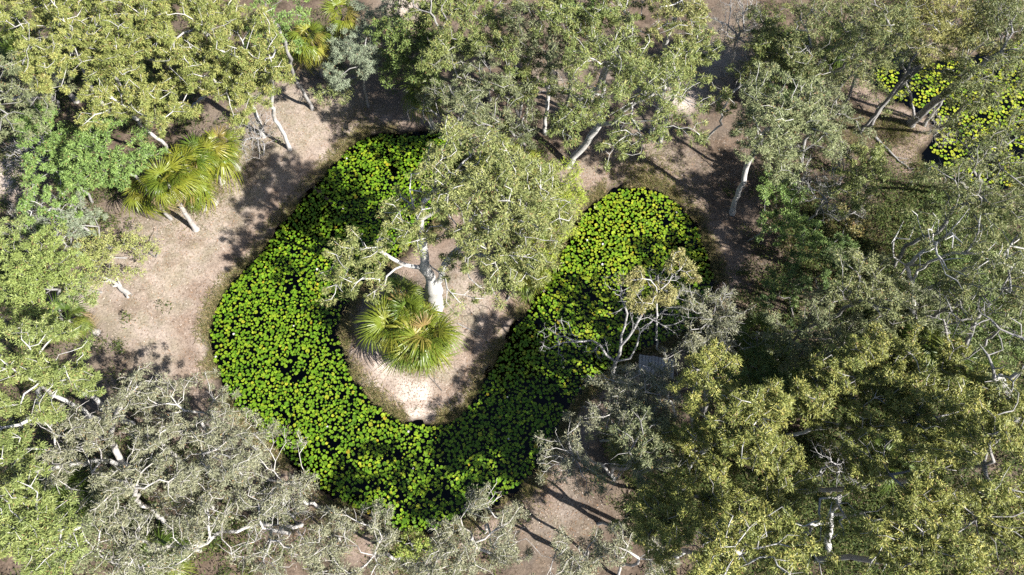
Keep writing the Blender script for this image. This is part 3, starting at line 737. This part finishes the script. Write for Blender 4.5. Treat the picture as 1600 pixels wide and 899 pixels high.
# more of the forest
T('paper', [(255, 700, 5.4, 44), (225, 670, 5, 30)], 'paperbark crown shading the straight white trunk on the clearing edge', name='paperbark_tree')
T('paper', [(130, 720, 6, 42), (150, 755, 5.6, 34)], 'paperbark between zigzag limbs and the dark palms', name='paperbark_tree')
T('paper', [(300, 775, 5.6, 48), (345, 780, 5.2, 38)], 'paperbark with pale twigs over the dark hollow behind the twisted one', name='paperbark_tree')
T('paper', [(390, 690, 4.4, 36), (365, 660, 4.6, 28)], 'little paperbark leaning out over the first lily pads', name='paperbark_tree')
T('paper', [(230, 860, 6, 44), (200, 830, 5.8, 34)], 'paperbark crown above the buried green palm', name='paperbark_tree')
T('paper', [(500, 880, 5, 40), (520, 830, 4.2, 26)], 'low paperbark between the round ash-grey one and brown earth', name='paperbark_tree')
T('paper', [(670, 885, 5, 36), (645, 870, 4.6, 22)], 'low paperbark joining the round one and the looping-limbed one', name='paperbark_tree')
T('wattle', [(440, 800, 3.6, 40)], 'ashen wattle shrub beside the bare-topped paperbark', name='bush', cat='bush')
T('gold', [(15, 650, 7, 40), (100, 560, 6, 34)], 'yellow-olive gum crown merging with the clearing-edge gum', over=dict(c=[(.068, .090, .024), (.118, .138, .038), (.20, .195, .062)]))
T('gold', [(240, 165, 6.6, 40), (160, 165, 6.6, 36)], 'lower golden gum filling the gap beneath the forked white trunk')
T('gold', [(390, 60, 8.2, 46), (410, 110, 7, 34)], 'golden gum tip beside the small-leaved green tree')
T('green', [(100, 240, 4.6, 40), (70, 200, 5, 36)], 'green tree behind the tangle of bleached twigs')
T('green', [(15, 380, 4, 40), (130, 450, 3, 30)], 'green shrubby tree joining the rounded tree and silver bush', over=dict(c=[(.075, .10, .03), (.12, .14, .045), (.17, .17, .06)]))
T('olive', [(680, 10, 8.6, 44), (700, 80, 7.4, 36)], 'olive crown between the dark green tree and the olive gum', over=dict(bark='grey'))
T('olive', [(790, 90, 8, 46), (770, 210, 5.6, 40), (835, 140, 7, 36)], 'olive gum woven through the grey-limbed gum above the pond head', over=dict(bark='grey', tip=.014))
T('dull', [(690, 165, 5, 36), (660, 175, 3.6, 24)], 'half-bare grey shrub tree over the shaded pond head palm', over=dict(bare=.45, tip=.014))
T('olive', [(880, 30, 9, 44), (850, 5, 9, 40)], 'olive crown filling between weeping gum and dark-branched gum')
T('olive', [(1085, 60, 8, 40), (1060, 90, 7.4, 34)], 'olive crown overhanging the brown glade')
T('olive', [(1130, 150, 6, 34), (1165, 130, 6, 34)], 'olive spray between the brown glade and the thin leaning trunk', over=dict(dens=16))
T('dull', [(1280, 165, 6.4, 44), (1310, 200, 5.6, 34)], 'grey-green gum between the thin leaning trunk and the wispy forking gum')
T('wispy', [(1380, 20, 9, 46), (1400, 60, 8, 34)], 'wispy olive crown beside the silver-green sapling')
T('wispy', [(1560, 20, 9, 44), (1590, 110, 8.4, 36)], 'wispy olive crown shading the back of the second pond')
T('wispy', [(1500, 210, 5.4, 30), (1590, 290, 7.6, 44)], 'thin olive crown leaning over the pads of the second pond', base=(1520, 305), over=dict(dens=12))
T('wispy', [(1580, 450, 8.4, 50), (1540, 460, 7.6, 40), (1480, 450, 6, 36)], 'olive wispy crown behind the bare upright-limbed gum')
T('dull', [(1340, 530, 5, 40), (1300, 545, 4.6, 30)], 'olive crown linking the rounded tree and the honey canopy', over=dict(bare=.1))
T('dull', [(1420, 470, 3.4, 34), (1450, 490, 3.2, 30)], 'low dark olive shrub tree at the foot of the arching gum', over=dict(bare=.1, bark='dark'))
T('paper', [(1060, 590, 5, 36), (1030, 615, 5, 30)], 'ashen paperbark screening the timber platform', name='paperbark_tree', over=dict(bare=.35))
T('dull', [(1020, 640, 6, 36), (950, 680, 5, 26)], 'grey-green crown over the shaded bank path')
T('green', [(650, 850, 1.6, 24)], 'small bright green bush between paperbarks at the pond foot', name='bush', cat='bush', over=dict(c=[(.09, .12, .02), (.14, .17, .03), (.2, .2, .05)]))
T('dark', [(1180, 600, 3.4, 44), (1240, 620, 3.6, 40), (1150, 620, 3, 30)], 'dark green shrub tree in deep shade below the honey canopy', over=dict(bare=.05))

T('paper', [(800, 850, 3.6, 34), (770, 880, 4, 30)], 'low leafy paperbark at the edge of bare brown ground behind looping limbs', name='paperbark_tree', over=dict(bare=.1))
T('paper', [(935, 875, 4.6, 38), (900, 890, 4.4, 26)], 'leafy paperbark beyond the bare brown ground', name='paperbark_tree', over=dict(bare=.12))
T('olive', [(1000, 790, 4.2, 34), (975, 820, 4, 26)], 'olive shrub tree added to shade the edge of the bare brown ground', over=dict(bark='grey'))  # extra low crown, added to cast shade on the bare ground
T('twig', [(1470, 205, 1.6, 24), (1450, 185, 1.4, 18)], 'dry grey twig bush on the second pond bank beside the thick leaning trunk', name='bush', cat='bush', over=dict(nl=30, bare=.4))
T('lime', [(1395, 165, 1.0, 22), (1375, 150, 1.0, 18)], 'low olive shrub on the second pond bank below the thin dull gum', name='bush', cat='bush', over=dict(c=[(.06, .08, .02), (.10, .115, .035), (.16, .15, .05)], ls=(.11, .04)))
T('wispy', [(1530, 170, 6.4, 34), (1490, 150, 6, 26)], 'thin olive spray crossing the middle of the second pond', base=(1452, 205), over=dict(dens=13))
T('olive', [(1350, 260, 4.6, 34), (1335, 300, 4, 30)], 'olive shrub tree between the ash-grey bush and second pond path', over=dict(bark='grey'))
T('dark', [(1300, 400, 2.0, 34), (1265, 420, 1.8, 30)], 'dark green shrub among dry grass near the olive-green rounded tree', name='bush', cat='bush')
T('dark', [(1225, 440, 2.0, 32), (1210, 480, 2.0, 26)], 'dark green shrub on the shaded ground beyond the right pond arm', name='bush', cat='bush')
T('green', [(1470, 350, 3.4, 44), (1510, 420, 3.2, 44), (1450, 420, 3, 34)], 'green understorey tree spreading below the arching gum limbs', over=dict(c=[(.05, .075, .018), (.085, .11, .03), (.13, .145, .045)]))
T('green', [(1570, 500, 3.4, 44), (1530, 540, 3, 40)], 'green understorey tree behind the bare upright-limbed gum', over=dict(c=[(.05, .075, .018), (.085, .11, .03), (.13, .145, .045)]))
T('dark', [(1250, 110, 3.4, 34), (1220, 130, 3, 30)], 'dark green understorey tree at the foot of the wispy forking gum')
T('olive', [(1480, 110, 6, 34), (1400, 30, 8, 34)], 'olive crown dipping over the second pond pads', over=dict(bark='grey', dens=15))
T('dull', [(1540, 260, 6, 40), (1480, 270, 5, 30)], 'dull olive shrub tree over the second pond corner', base=(1515, 310), over=dict(dens=15))

# ------------------------------------------------------------------ palms
def frond_mesh(seed, droop):
    r = np.random.default_rng(seed); V, F = [], []
    def strip(pts, w, side):
        b = len(V)
        for p, ww in zip(pts, w): V.append(p + side * ww); V.append(p - side * ww)
        for i in range(len(pts) - 1): F.append([b + 2 * i, b + 2 * i + 1, b + 2 * i + 3, b + 2 * i + 2])
    t = np.linspace(0, 1, 4); pl = 0.75
    pet = np.stack([t * pl, 0 * t, 0.10 * np.sin(t * 2.2)], 1)
    strip(pet, np.full(4, .014), np.array([0, 1.0, 0]))
    hub = pet[-1]; n = 30
    for k in range(n):
        a = (k / (n - 1) - .5) * math.radians(200) + r.normal() * .05
        L = (1.15 - 0.30 * abs(k / (n - 1) - .5) * 2) * r.uniform(.85, 1.1)
        d = np.array([math.cos(a), math.sin(a), 0.08]); side = np.array([-math.sin(a), math.cos(a), 0.25 * (-1) ** k])
        s = np.array([0, .35, .65, .85, 1.0])
        dr = droop * r.uniform(.7, 1.4)
        pts = hub + d * (s * L * (1 - .25 * dr * s))[:, None] + np.array([0, 0, -1.0]) * (dr * L * s ** 2.4)[:, None]
        strip(pts, np.array([.007, .019, .017, .011, .002]), side)
    return np.array(V), np.array(F)
FR = []
for mat in (M_FROND, M_FROND_DK, M_FROND_DRY):
    FR.append([mesh_quads('frond', *frond_mesh(20 + i, dd), mat) for i, dd in enumerate((.42, .75, 1.1))])

def palm(crown, label, base=None, size=1.0, n=24, dk=0, group=None, tr=.14, name='fan_palm'):
    c = P(*crown)
    b = P(*base)[:2] if base is not None else c[:2] + rng.normal(size=2) * .15
    bz = GH(*b) - 0.05
    o = np.array([b[0], b[1], bz]); top = c - o
    root = empty(name, o); tag(root, label, 'palm', group)
    t = np.linspace(0, 1, 14)[:, None]
    p = top * t + np.array([0, 0, 1]) * 0; p[:, :2] = top[:2] * (0.25 * t + .75 * t ** 1.5)
    r = tr * (1 + .6 * np.exp(-p[:, 2] / .3)) * (1 - .25 * t[:, 0]); r = r * (1 + .05 * (-1) ** np.arange(14)); r[-1] *= .6
    V, F = tubes(p, np.arange(14) - 1, r, [list(range(14))])
    obj('trunk', mesh_quads('trunk', V, F, M_PALMTRUNK, smooth=True), root)
    for k in range(n):
        f = k / n
        mi = 2 if (f < .16 and rng.random() < .8) else dk
        vi = 2 if f < .35 else 1 if f < .7 else 0
        fo = obj('frond', FR[mi][vi], root)
        fo.location = top + np.array([0, 0, -.25 + .3 * f])
        el = math.radians(-30 + 88 * f ** 1.2) + rng.normal() * .22
        if mi == 2: el -= .5
        fo.rotation_euler = (rng.normal() * .2, -el, k * 2.39996 + rng.normal() * .3)
        s = .86 * size * rng.uniform(.65, 1.2) * (1.0 - .25 * f)
        fo.scale = (s, s, s)
    return root

palm((262, 285, 4.2), 'leaning yellow-green palm whose pale trunk foot shows on the clearing', base=(305, 357), size=1.35, n=30)
palm((318, 244, 2.8), 'yellow palm standing behind the leaning palm beside the twig bush', size=1.3, n=30)
palm((292, 262, 3.6), 'tallest yellow palm in the middle of the clump by the clearing', size=1.3, n=28)
palm((345, 228, 2.2), 'yellow palm at the twig-bush end of the clump by the clearing', size=1.15, n=26)
palm((296, 296, 2.0), 'low yellow palm in front of the tallest palm of the clump', size=1.1, n=24)
palm((228, 300, 2.0), 'short yellow palm tucked against the leaning palm', size=1.15, n=24)
palm((484, 58, 5.2), 'yellow-green palm on a slim pale trunk at the clearing head', base=(506, 118), size=1.2, n=28)
palm((534, 22, 5.4), 'yellow-green palm half behind the silver-green weeping tree', base=(545, 80), size=1.2)
palm((450, 70, 4.2), 'palm with grey trunk foot beside the slim-trunked palm', base=(458, 118), size=1.1, dk=1)
palm((665, 140, 3.4), 'shaded dark green palm at the head of the pond', size=1.2, dk=1)
palm((15, 40, 5.4), 'deep green palm at the forest corner behind golden gums', size=1.3, dk=1)
palm((40, 80, 4.6), 'green palm below the deep green one behind golden gums', size=1.2, dk=1)
palm((215, 130, 2.4), 'green palm shaded under the forked white gum', size=1.2, dk=1)
palm((612, 512, 2.4), 'yellow palm overhanging the sandy shore below the huge gum', base=(625, 535), size=1.4, n=32)
palm((668, 520, 2.2), 'bushy yellow-green palm at the foot of the huge white trunk', base=(668, 545), size=1.6, n=36)
palm((650, 545, 1.8), 'low yellow palm between its two neighbours on the tongue of land', size=1.35, n=28)
palm((632, 462, 2.2), 'shaded green palm behind the huge white trunk', size=1.1, n=26, dk=1)
palm((640, 488, 2.4), 'greenish palm squeezed between the yellow palms and the huge trunk', size=1.1, n=26)
for q in [(850, 290, 2.6), (862, 335, 2.2), (842, 385, 1.8), (822, 432, 1.4), (815, 262, 2.8)]:
    palm(q, 'lime palm poking from bushes under the huge gum', size=1.1, n=26, group='lime palms under the huge gum')
palm((105, 500, 2.6), 'weeping green palm on the clearing edge under the rounded tree', size=1.2, dk=1)
palm((95, 765, 4.0), 'dark palm in a hollow between yellow-olive tops and twisted paperbark', size=1.3, dk=1)
palm((130, 780, 3.4), 'second dark palm in the same hollow, nearer the twisted paperbark', size=1.2, dk=1)
palm((250, 870, 2.5), 'green palm buried under ash-white paperbarks', size=1.2, dk=1)
for q in [(1185, 520, 1.8), (1215, 560, 2.2), (1180, 570, 2.0), (1235, 600, 2.2), (1275, 570, 2.0)]:
    palm(q, 'dark green palm in the deep shade beside the forked dead snag', size=1.15, dk=1, n=22, group='shaded palms')
for q in [(1480, 560, 2.4), (1530, 580, 2.4), (1450, 530, 2.2)]:
    palm(q, 'green palm under the bare upright-limbed gum', size=1.2, dk=1, n=22, group='palms under the bare gum')
palm((1380, 720, 3.5), 'green palm in a gap of the honey canopy by the grey thicket', size=1.2, dk=1)
palm((985, 705, 3.0), 'dark palm beneath the grey-olive tree by the shaded bank', size=1.2, dk=1)
palm((1235, 75, 2.6), 'dark palm below the olive tree near the brown glade', size=1.2, dk=1)
palm((1310, 65, 2.6), 'dark palm in the shade under the wispy forking gum', size=1.2, dk=1)

# ------------------------------------------------------------------ lily pads
def pad_shape(seed):
    r = np.random.default_rng(seed); n = 13
    a = math.radians(14) + np.arange(n) / (n - 1) * (2 * math.pi - math.radians(28))
    rr = 1 + .05 * np.sin(a * 2 + r.uniform(0, 6)) + .03 * np.sin(a * 5 + r.uniform(0, 6))
    lift = .05 + .06 * np.sin(a + r.uniform(0, 6)) + .04 * np.sin(3 * a + r.uniform(0, 6))
    V = np.concatenate([[[0, 0, .02]], np.stack([rr * np.cos(a), rr * np.sin(a), lift], 1)])
    F = np.array([[0, i, i + 1] for i in range(1, n)])
    return V, F
PADS = [pad_shape(60 + i) for i in range(6)]
def scatter_pads(poly, lam, seed, edge, cut, hole_scale=1.1):
    r = np.random.default_rng(seed)
    lo, hi = poly.min(0), poly.max(0)
    n = int(lam * np.prod(hi - lo))
    q = lo + r.random((n, 2)) * (hi - lo)
    d = -sdf_one(q, poly); q, d = q[d > .12], d[d > .12]
    nz = vnoise(q, hole_scale, seed) * .6 + vnoise(q, hole_scale * .38, seed + 1) * .4
    p = np.clip((nz - cut) * 4.0, 0, 1) * sstep(.1, edge, d)
    return q, d, p, r
q, d, p, r = scatter_pads(POND, 150, 71, .4, .13, .7)
# sparser brown shallows along the near side of the tongue of land
sp = blobs(q, [(548, 540, 45, .85), (560, 610, 40, .6), (690, 690, 30, .3), (545, 480, 40, .7), (900, 660, 40, .8)])
ok = r.random(len(q)) < p * (1 - sp)
q, d = q[ok], d[ok]
rad = np.clip(r.normal(.080, .024, len(q)), .034, .14)
# a loose spacing so that pads touch and overlap only a little
def spaced(q, rad, k, r):
    cell = {}; keep = []
    for i in r.permutation(len(q)):
        cx, cy = int(math.floor(q[i, 0] / .27)), int(math.floor(q[i, 1] / .27)); good = True
        for a in (cx - 1, cx, cx + 1):
            for b in (cy - 1, cy, cy + 1):
                for j in cell.get((a, b), ()):
                    if (q[i, 0] - q[j, 0]) ** 2 + (q[i, 1] - q[j, 1]) ** 2 < (k * (rad[i] + rad[j])) ** 2: good = False; break
                if not good: break
            if not good: break
        if good: cell.setdefault((cx, cy), []).append(i); keep.append(i)
    return np.array(keep)
keep = spaced(q, rad, .80, r)
q, rad = q[keep], rad[keep]
q2, d2, p2, r = scatter_pads(POND2, 75, 75, .5, .30, 1.0)
ok = r.random(len(q2)) < p2; q2 = q2[ok]; rad2 = np.clip(r.normal(.092, .022, len(q2)), .05, .14)
k2 = spaced(q2, rad2, .85, r); q2, rad2 = q2[k2], rad2[k2]
PAD_C = np.array([(.070, .150, .008), (.105, .195, .010), (.140, .225, .012), (.19, .255, .015), (.25, .275, .02), (.30, .24, .02)])
def pad_cols(n, w):
    w = np.array(w) / np.sum(w); i = rng.choice(len(PAD_C), n, p=w)
    return PAD_C[i] * rng.uniform(.7, 1.2, (n, 1))
def pad_mass(q, rad, cols):
    VV, FF, TT, base = [], [], [], 0
    vi = rng.integers(0, 6, len(q)); an = rng.uniform(0, 6.28, len(q)); tx = rng.normal(size=(len(q), 2)) * .09
    zz = WATER_Z + .010 + rng.random(len(q)) * .035
    for k in range(6):
        s = np.where(vi == k)[0]; V, F = PADS[k]
        c, sn = np.cos(an[s])[:, None], np.sin(an[s])[:, None]
        x = (V[None, :, 0] * c - V[None, :, 1] * sn); y = (V[None, :, 0] * sn + V[None, :, 1] * c)
        z = V[None, :, 2] + x * tx[s, 0:1] + y * tx[s, 1:2]
        W = np.stack([q[s, 0:1] + x * rad[s, None], q[s, 1:2] + y * rad[s, None], zz[s, None] + np.maximum(z, 0.0) * rad[s, None]], -1)
        VV.append(W.reshape(-1, 3)); FF.append((F[None] + (base + np.arange(len(s)) * len(V))[:, None, None]).reshape(-1, 3))
        TT.append(np.repeat(cols[s], len(F), 0)); base += len(s) * len(V)
    return np.concatenate(VV), np.concatenate(FF), np.concatenate(TT)
# the biggest pads of the sunlit bend are objects of their own
b0, b1 = P(345, 720), P(520, 420)
inbend = (q[:, 0] > P(345, 560)[0]) & (q[:, 0] < P(540, 560)[0]) & (q[:, 1] > P(400, 720)[1]) & (q[:, 1] < P(400, 430)[1])
cand = np.where(inbend)[0]; cand = cand[np.argsort(-rad[cand])][:300]
PADME = []
for k in range(6): PADME.append(mesh_quads('lily_pad', PADS[k][0], PADS[k][1], M_PADONE))
for i in cand:
    o = obj('lily_pad', PADME[rng.integers(6)])
    o.location = (q[i, 0], q[i, 1], WATER_Z + .012 + rng.random() * .03)
    o.scale = (rad[i],) * 3
    o.rotation_euler = (rng.normal() * .04, rng.normal() * .04, rng.uniform(0, 6.28))
    tag(o, 'large round green lily pad floating in the sunlit bend of the pond beside the clearing', 'lily pad', 'large lily pads in the sunlit bend')
rest = np.setdiff1d(np.arange(len(q)), cand)
# the right arm holds more yellow pads
yel = sstep(P(800, 450)[0], P(930, 450)[0], q[rest, 0])
cols = np.where((rng.random(len(rest)) < yel)[:, None], pad_cols(len(rest), (.8, 1.5, 2.5, 3, .9, .08)), pad_cols(len(rest), (2.0, 3, 2.4, 1.1, .3, .04)))
V, F, TT = pad_mass(q[rest], rad[rest], cols)
o = obj('lily_pads', mesh_quads('lily_pads', V, F, M_PAD, tint=TT)); o['kind'] = 'stuff'
tag(o, 'thousands of small green and yellow lily pads carpeting the horseshoe pond', 'lily pads')
V, F, TT = pad_mass(q2, rad2, pad_cols(len(q2), (.2, .6, 1.5, 4, 5, .15)) * 1.12)
o = obj('lily_pads', mesh_quads('lily_pads', V, F, M_PAD, tint=TT)); o['kind'] = 'stuff'
tag(o, 'yellow lily pads scattered over the small second pond', 'lily pads')

# a few white water-lily flowers
def flower_mesh():
    V, F = [], []
    for ring, (n, L, up) in enumerate(((8, 1.0, .35), (7, .75, .9))):
        for k in range(n):
            a = 2 * math.pi * (k + .5 * ring) / n; d_ = np.array([math.cos(a), math.sin(a), up]); sd = np.array([-math.sin(a), math.cos(a), 0])
            b = len(V); V += [np.zeros(3), d_ * .55 * L + sd * .2, d_ * L, d_ * .55 * L - sd * .2]; F.append([b, b + 1, b + 2, b + 3])
    return np.array(V), np.array(F)
fm, fnt, fbs, _o = node_mat('flower_petal'); fbs.inputs['Base Color'].default_value = (.55, .52, .50, 1); fbs.inputs['Roughness'].default_value = .6
FME = mesh_quads('water_lily_flower', *flower_mesh(), fm)
for i in rng.choice(len(q), 26, replace=False):
    o = obj('water_lily_flower', FME); o.location = (q[i, 0], q[i, 1], WATER_Z + .06); sc_ = rng.uniform(.05, .085); o.scale = (sc_, sc_, sc_); o.rotation_euler = (0, 0, rng.uniform(0, 6))
    tag(o, 'tiny white water lily flower open among the pads of the horseshoe pond', 'flower', 'white flowers among the lily pads')

# ------------------------------------------------------------------ low growth and litter
def region_points(lst, n, dmin=.2, sharp=1.0):
    out = []; tot = sum(r * r * w for _, _, r, w in lst)
    for px, py, rr, w in lst:
        k = int(n * rr * rr * w / tot); c = P(px, py)[:2]
        out.append(c + rng.normal(size=(k, 2)) * rr / 28.0 * .6)
    q = np.concatenate(out)
    return q[shore(q) > dmin]
def low(name, q, hgt, L, W, cols, label, cat, spread=.15, flat=.5, mat=M_GROUNDLEAF):
    n = len(q)
    z = ground_h(q) + rng.random(n) ** 1.5 * hgt
    Dr = norm(np.column_stack([rng.normal(size=(n, 2)), np.abs(rng.normal(size=n)) * flat + .02]))
    V, F = leaf_cloud(np.column_stack([q, z]), Dr, L * rng.uniform(.5, 1.4, n), W * rng.uniform(.6, 1.4, n), np.array([0, 0, 1.0]) + rng.normal(size=(n, 3)) * .4)
    c = np.array(cols)[rng.integers(0, len(cols), n)] * rng.uniform(.7, 1.25, (n, 1))
    o = obj(name, mesh_quads(name, V, F, mat, tint=c)); o['kind'] = 'stuff'
    tag(o, label, cat)
UND = [(100, 80, 160, 1), (250, 120, 120, 1), (40, 220, 80, .8), (120, 300, 90, 1), (40, 420, 90, 1), (40, 600, 100, .8), (60, 780, 120, .8), (200, 820, 120, .6), (380, 820, 90, .35),
       (640, 90, 70, .6), (520, 60, 70, .6), (1240, 100, 90, 1), (1330, 60, 110, .8), (1260, 330, 90, 1), (1220, 440, 60, .7), (1300, 390, 60, .8), (1200, 560, 90, 1.2), (1350, 520, 120, 1), (1480, 480, 130, 1.8), (1500, 380, 130, 1.8), (1420, 330, 80, 1.2),
       (1540, 620, 130, 1.3), (1380, 700, 150, 1.5), (1180, 760, 120, 1.2), (1060, 740, 80, .8), (1450, 840, 150, 1.5), (1150, 860, 110, 1.2), (1320, 850, 90, 1.3), (300, 830, 120, .6), (700, 880, 70, .8), (1560, 300, 90, .8), (1450, 60, 110, .8), (1560, 40, 90, .8), (840, 310, 50, 1.2), (800, 260, 50, 1)]
uq = region_points(UND, 26000)
# gather the leaves into tufts
tc = uq[rng.integers(0, len(uq), 6500)]
tq = tc[rng.integers(0, len(tc), 300000)] + rng.normal(size=(300000, 2)) * .25
tq = tq[shore(tq) > .15]
low('undergrowth', tq, .55, .18, .052, [(.05, .075, .02), (.07, .10, .025), (.10, .12, .03), (.04, .06, .018), (.13, .12, .05)], 'tangled green fern and seedling undergrowth on the forest floor', 'undergrowth', flat=.7)
# grass along the shores
NB = 120000
t = rng.random(NB); i = rng.integers(0, len(POND), NB)
e0 = POND[i] + (np.roll(POND, -1, 0)[i] - POND[i]) * t[:, None]
gq = e0 + rng.normal(size=(NB, 2)) * .36
gd = shore(gq); gq = gq[(gd > -.12) & (gd < .8) & (vnoise(gq, 1.2, 31) * .6 + vnoise(gq, .45, 32) * .4 + (rng.random(NB) - .5) * .25 > .47)]
low('bank_grass', gq, .03, .24, .02, [(.20, .17, .07), (.26, .21, .10), (.13, .14, .04), (.30, .22, .13), (.08, .10, .03)], 'short dry grass fringing the pond shore', 'grass', flat=1.0)
gq = region_points([(1280, 370, 60, 1.5), (1330, 400, 60, 1.5), (1400, 200, 40, 1.2), (1450, 260, 40, 1), (1330, 210, 50, .6), (1010, 275, 60, .9), (560, 200, 40, .5), (300, 300, 50, .7), (520, 800, 40, 1), (640, 860, 40, 1), (800, 760, 40, .8), (1070, 330, 30, 1.5), (340, 260, 60, .6)], 30000, .1)
low('dry_grass', gq, .05, .32, .02, [(.16, .14, .05), (.22, .18, .08), (.11, .12, .03), (.09, .11, .02)], 'straw-coloured grass patches in open glades', 'grass', flat=1.2)
# fallen leaves and bark flecks
lq = region_points([(p_[0], p_[1], p_[2], 1) for p_ in OPEN] + [(1150, 400, 90, 1), (1130, 260, 80, 1), (1380, 250, 90, 1), (900, 800, 90, 1), (800, 180, 120, 1), (930, 250, 90, 1), (240, 690, 80, 1), (470, 850, 60, 1), (1060, 560, 60, .8), (700, 620, 70, 1.4)], 30000, .05)
low('leaf_litter', lq, .012, .10, .03, [(.40, .33, .26), (.26, .19, .13), (.15, .10, .07), (.48, .42, .36), (.30, .17, .09)], 'scattered dry leaves and bark flecks over bare ground', 'leaf litter', flat=.08)
# small upright dry reeds, fallen wood
def stick(name, pts, r, label, cat='branch', forks=3, mat='dead', group=None):
    w = [P(x, y) for x, y in pts]
    for a in w: a[2] = GH(a[0], a[1]) + r * .8
    w = np.array(w); o = w[0].copy()
    pos, par, rad = [w[0]], [-1], [r]
    for a, b in zip(w[:-1], w[1:]):
        k = max(2, int(np.linalg.norm(b - a) / .3))
        for t in np.arange(1, k + 1) / k:
            pos.append(a + (b - a) * t + rng.normal(size=3) * np.array([.03, .03, .004])); par.append(len(pos) - 2); rad.append(0)
    n = len(pos); rad = [r * (1 - .75 * i / (n - 1)) for i in range(n)]
    ch = [list(range(n))]
    for f in range(forks):
        j = int(rng.integers(n // 3, n - 1)); ax = pos[min(j + 1, n - 1)] - pos[j - 1]
        an = math.atan2(ax[1], ax[0]) + rng.choice([-1, 1]) * rng.uniform(.4, .9); c = [j]
        L = rng.uniform(.3, .9)
        for t in (.33, .66, 1.0):
            q_ = pos[j] + np.array([math.cos(an) * L * t, math.sin(an) * L * t, .02 + .10 * t]) + rng.normal(size=3) * .02
            pos.append(q_); par.append(c[-1]); rad.append(rad[j] * .6 * (1 - .6 * t)); c.append(len(pos) - 1)
        ch.append(c)
    V, F = tubes(np.array(pos), np.array(par), np.array(rad), ch)
    ob = obj(name, mesh_quads(name, V - o, F, M_BARK[mat], smooth=True)); ob.location = o
    tag(ob, label, cat, group)
stick('fallen_log', [(205, 465), (188, 448), (170, 438), (152, 430)], .17, 'bleached fallen log with splintered end lying on the clearing', 'log', 4, 'paper')
stick('fallen_log', [(902, 712), (905, 695), (908, 678)], .08, 'short pale log on the shaded bank under the slender paperbark', 'log', 0)
stick('fallen_log', [(1368, 215), (1400, 245), (1430, 268)], .10, 'grey fallen log along the second pond bank', 'log', 3, 'grey')
stick('fallen_branch', [(1410, 300), (1440, 268), (1462, 240)], .035, 'thin pale pole slanting from the bank over the second pond', 'branch', 0)
stick('fallen_branch', [(690, 610), (672, 590), (664, 570)], .03, 'dark forked stick on the sand below the bushy palm', 'branch', 4, 'dark')
stick('fallen_branch', [(640, 585), (655, 578), (676, 572)], .025, 'thin brown stick lying along the palm skirts', 'branch', 3, 'dark')
stick('fallen_branch', [(715, 505), (745, 520), (768, 535)], .03, 'pale dropped branch on the tongue of land', 'branch', 4)
stick('fallen_branch', [(478, 850), (470, 838), (478, 822)], .03, 'pale crossed stick on brown earth between paperbarks', 'branch', 3)
stick('fallen_branch', [(1060, 150), (1075, 160), (1096, 168)], .05, 'pale broken branch at the edge of the brown glade', 'branch', 5)
stick('fallen_branch', [(1000, 590), (1030, 596), (1060, 604)], .03, 'grey stick beside the timber platform', 'branch', 3)

# the slatted timber platform by the pond
m, nt, bs, out = node_mat('weathered_timber')
n1 = noise(nt, 6, 4, .6)
nt.links.new(ramp(nt, n1.outputs[0], [(.3, (.16, .16, .16)), (.55, (.27, .27, .27)), (.75, (.36, .355, .34))]).outputs[0], bs.inputs['Base Color'])
bs.inputs['Roughness'].default_value = .85
def box_mesh(name, sx, sy, sz, mat):
    V = np.array([(x * sx / 2, y * sy / 2, z * sz / 2) for z in (-1, 1) for y in (-1, 1) for x in (-1, 1)])
    F = np.array([[0, 2, 3, 1], [4, 5, 7, 6], [0, 1, 5, 4], [2, 6, 7, 3], [0, 4, 6, 2], [1, 3, 7, 5]])
    return mesh_quads(name, V, F, mat)
c = P(1026, 572, .5); gz = GH(c[0], c[1])
pf = empty('timber_platform', (c[0], c[1], gz)); pf.rotation_euler = (0, 0, math.radians(-8))
tag(pf, 'weathered grey slatted timber platform half hidden under twiggy branches by the pond', 'platform')
pm = box_mesh('plank', .15, 1.05, .035, m); bm_ = box_mesh('bearer', 1.86, .07, .10, m); lm = box_mesh('post', .09, .09, .55, m)
for k in range(11):
    o = obj('plank', pm, pf); o.location = (-.85 + k * .17, rng.normal() * .01, .52 + rng.normal() * .003); o.rotation_euler = (0, 0, rng.normal() * .008)
for y in (-.4, .4):
    o = obj('bearer', bm_, pf); o.location = (0, y, .45)
    for x in (-.8, .8):
        o = obj('post', lm, pf); o.location = (x, y * .82, .13)

tot = sum(len(me.polygons) for me in bpy.data.meshes)
print('POLYS', tot, 'objects', len(bpy.data.objects), 'pads', len(keep))
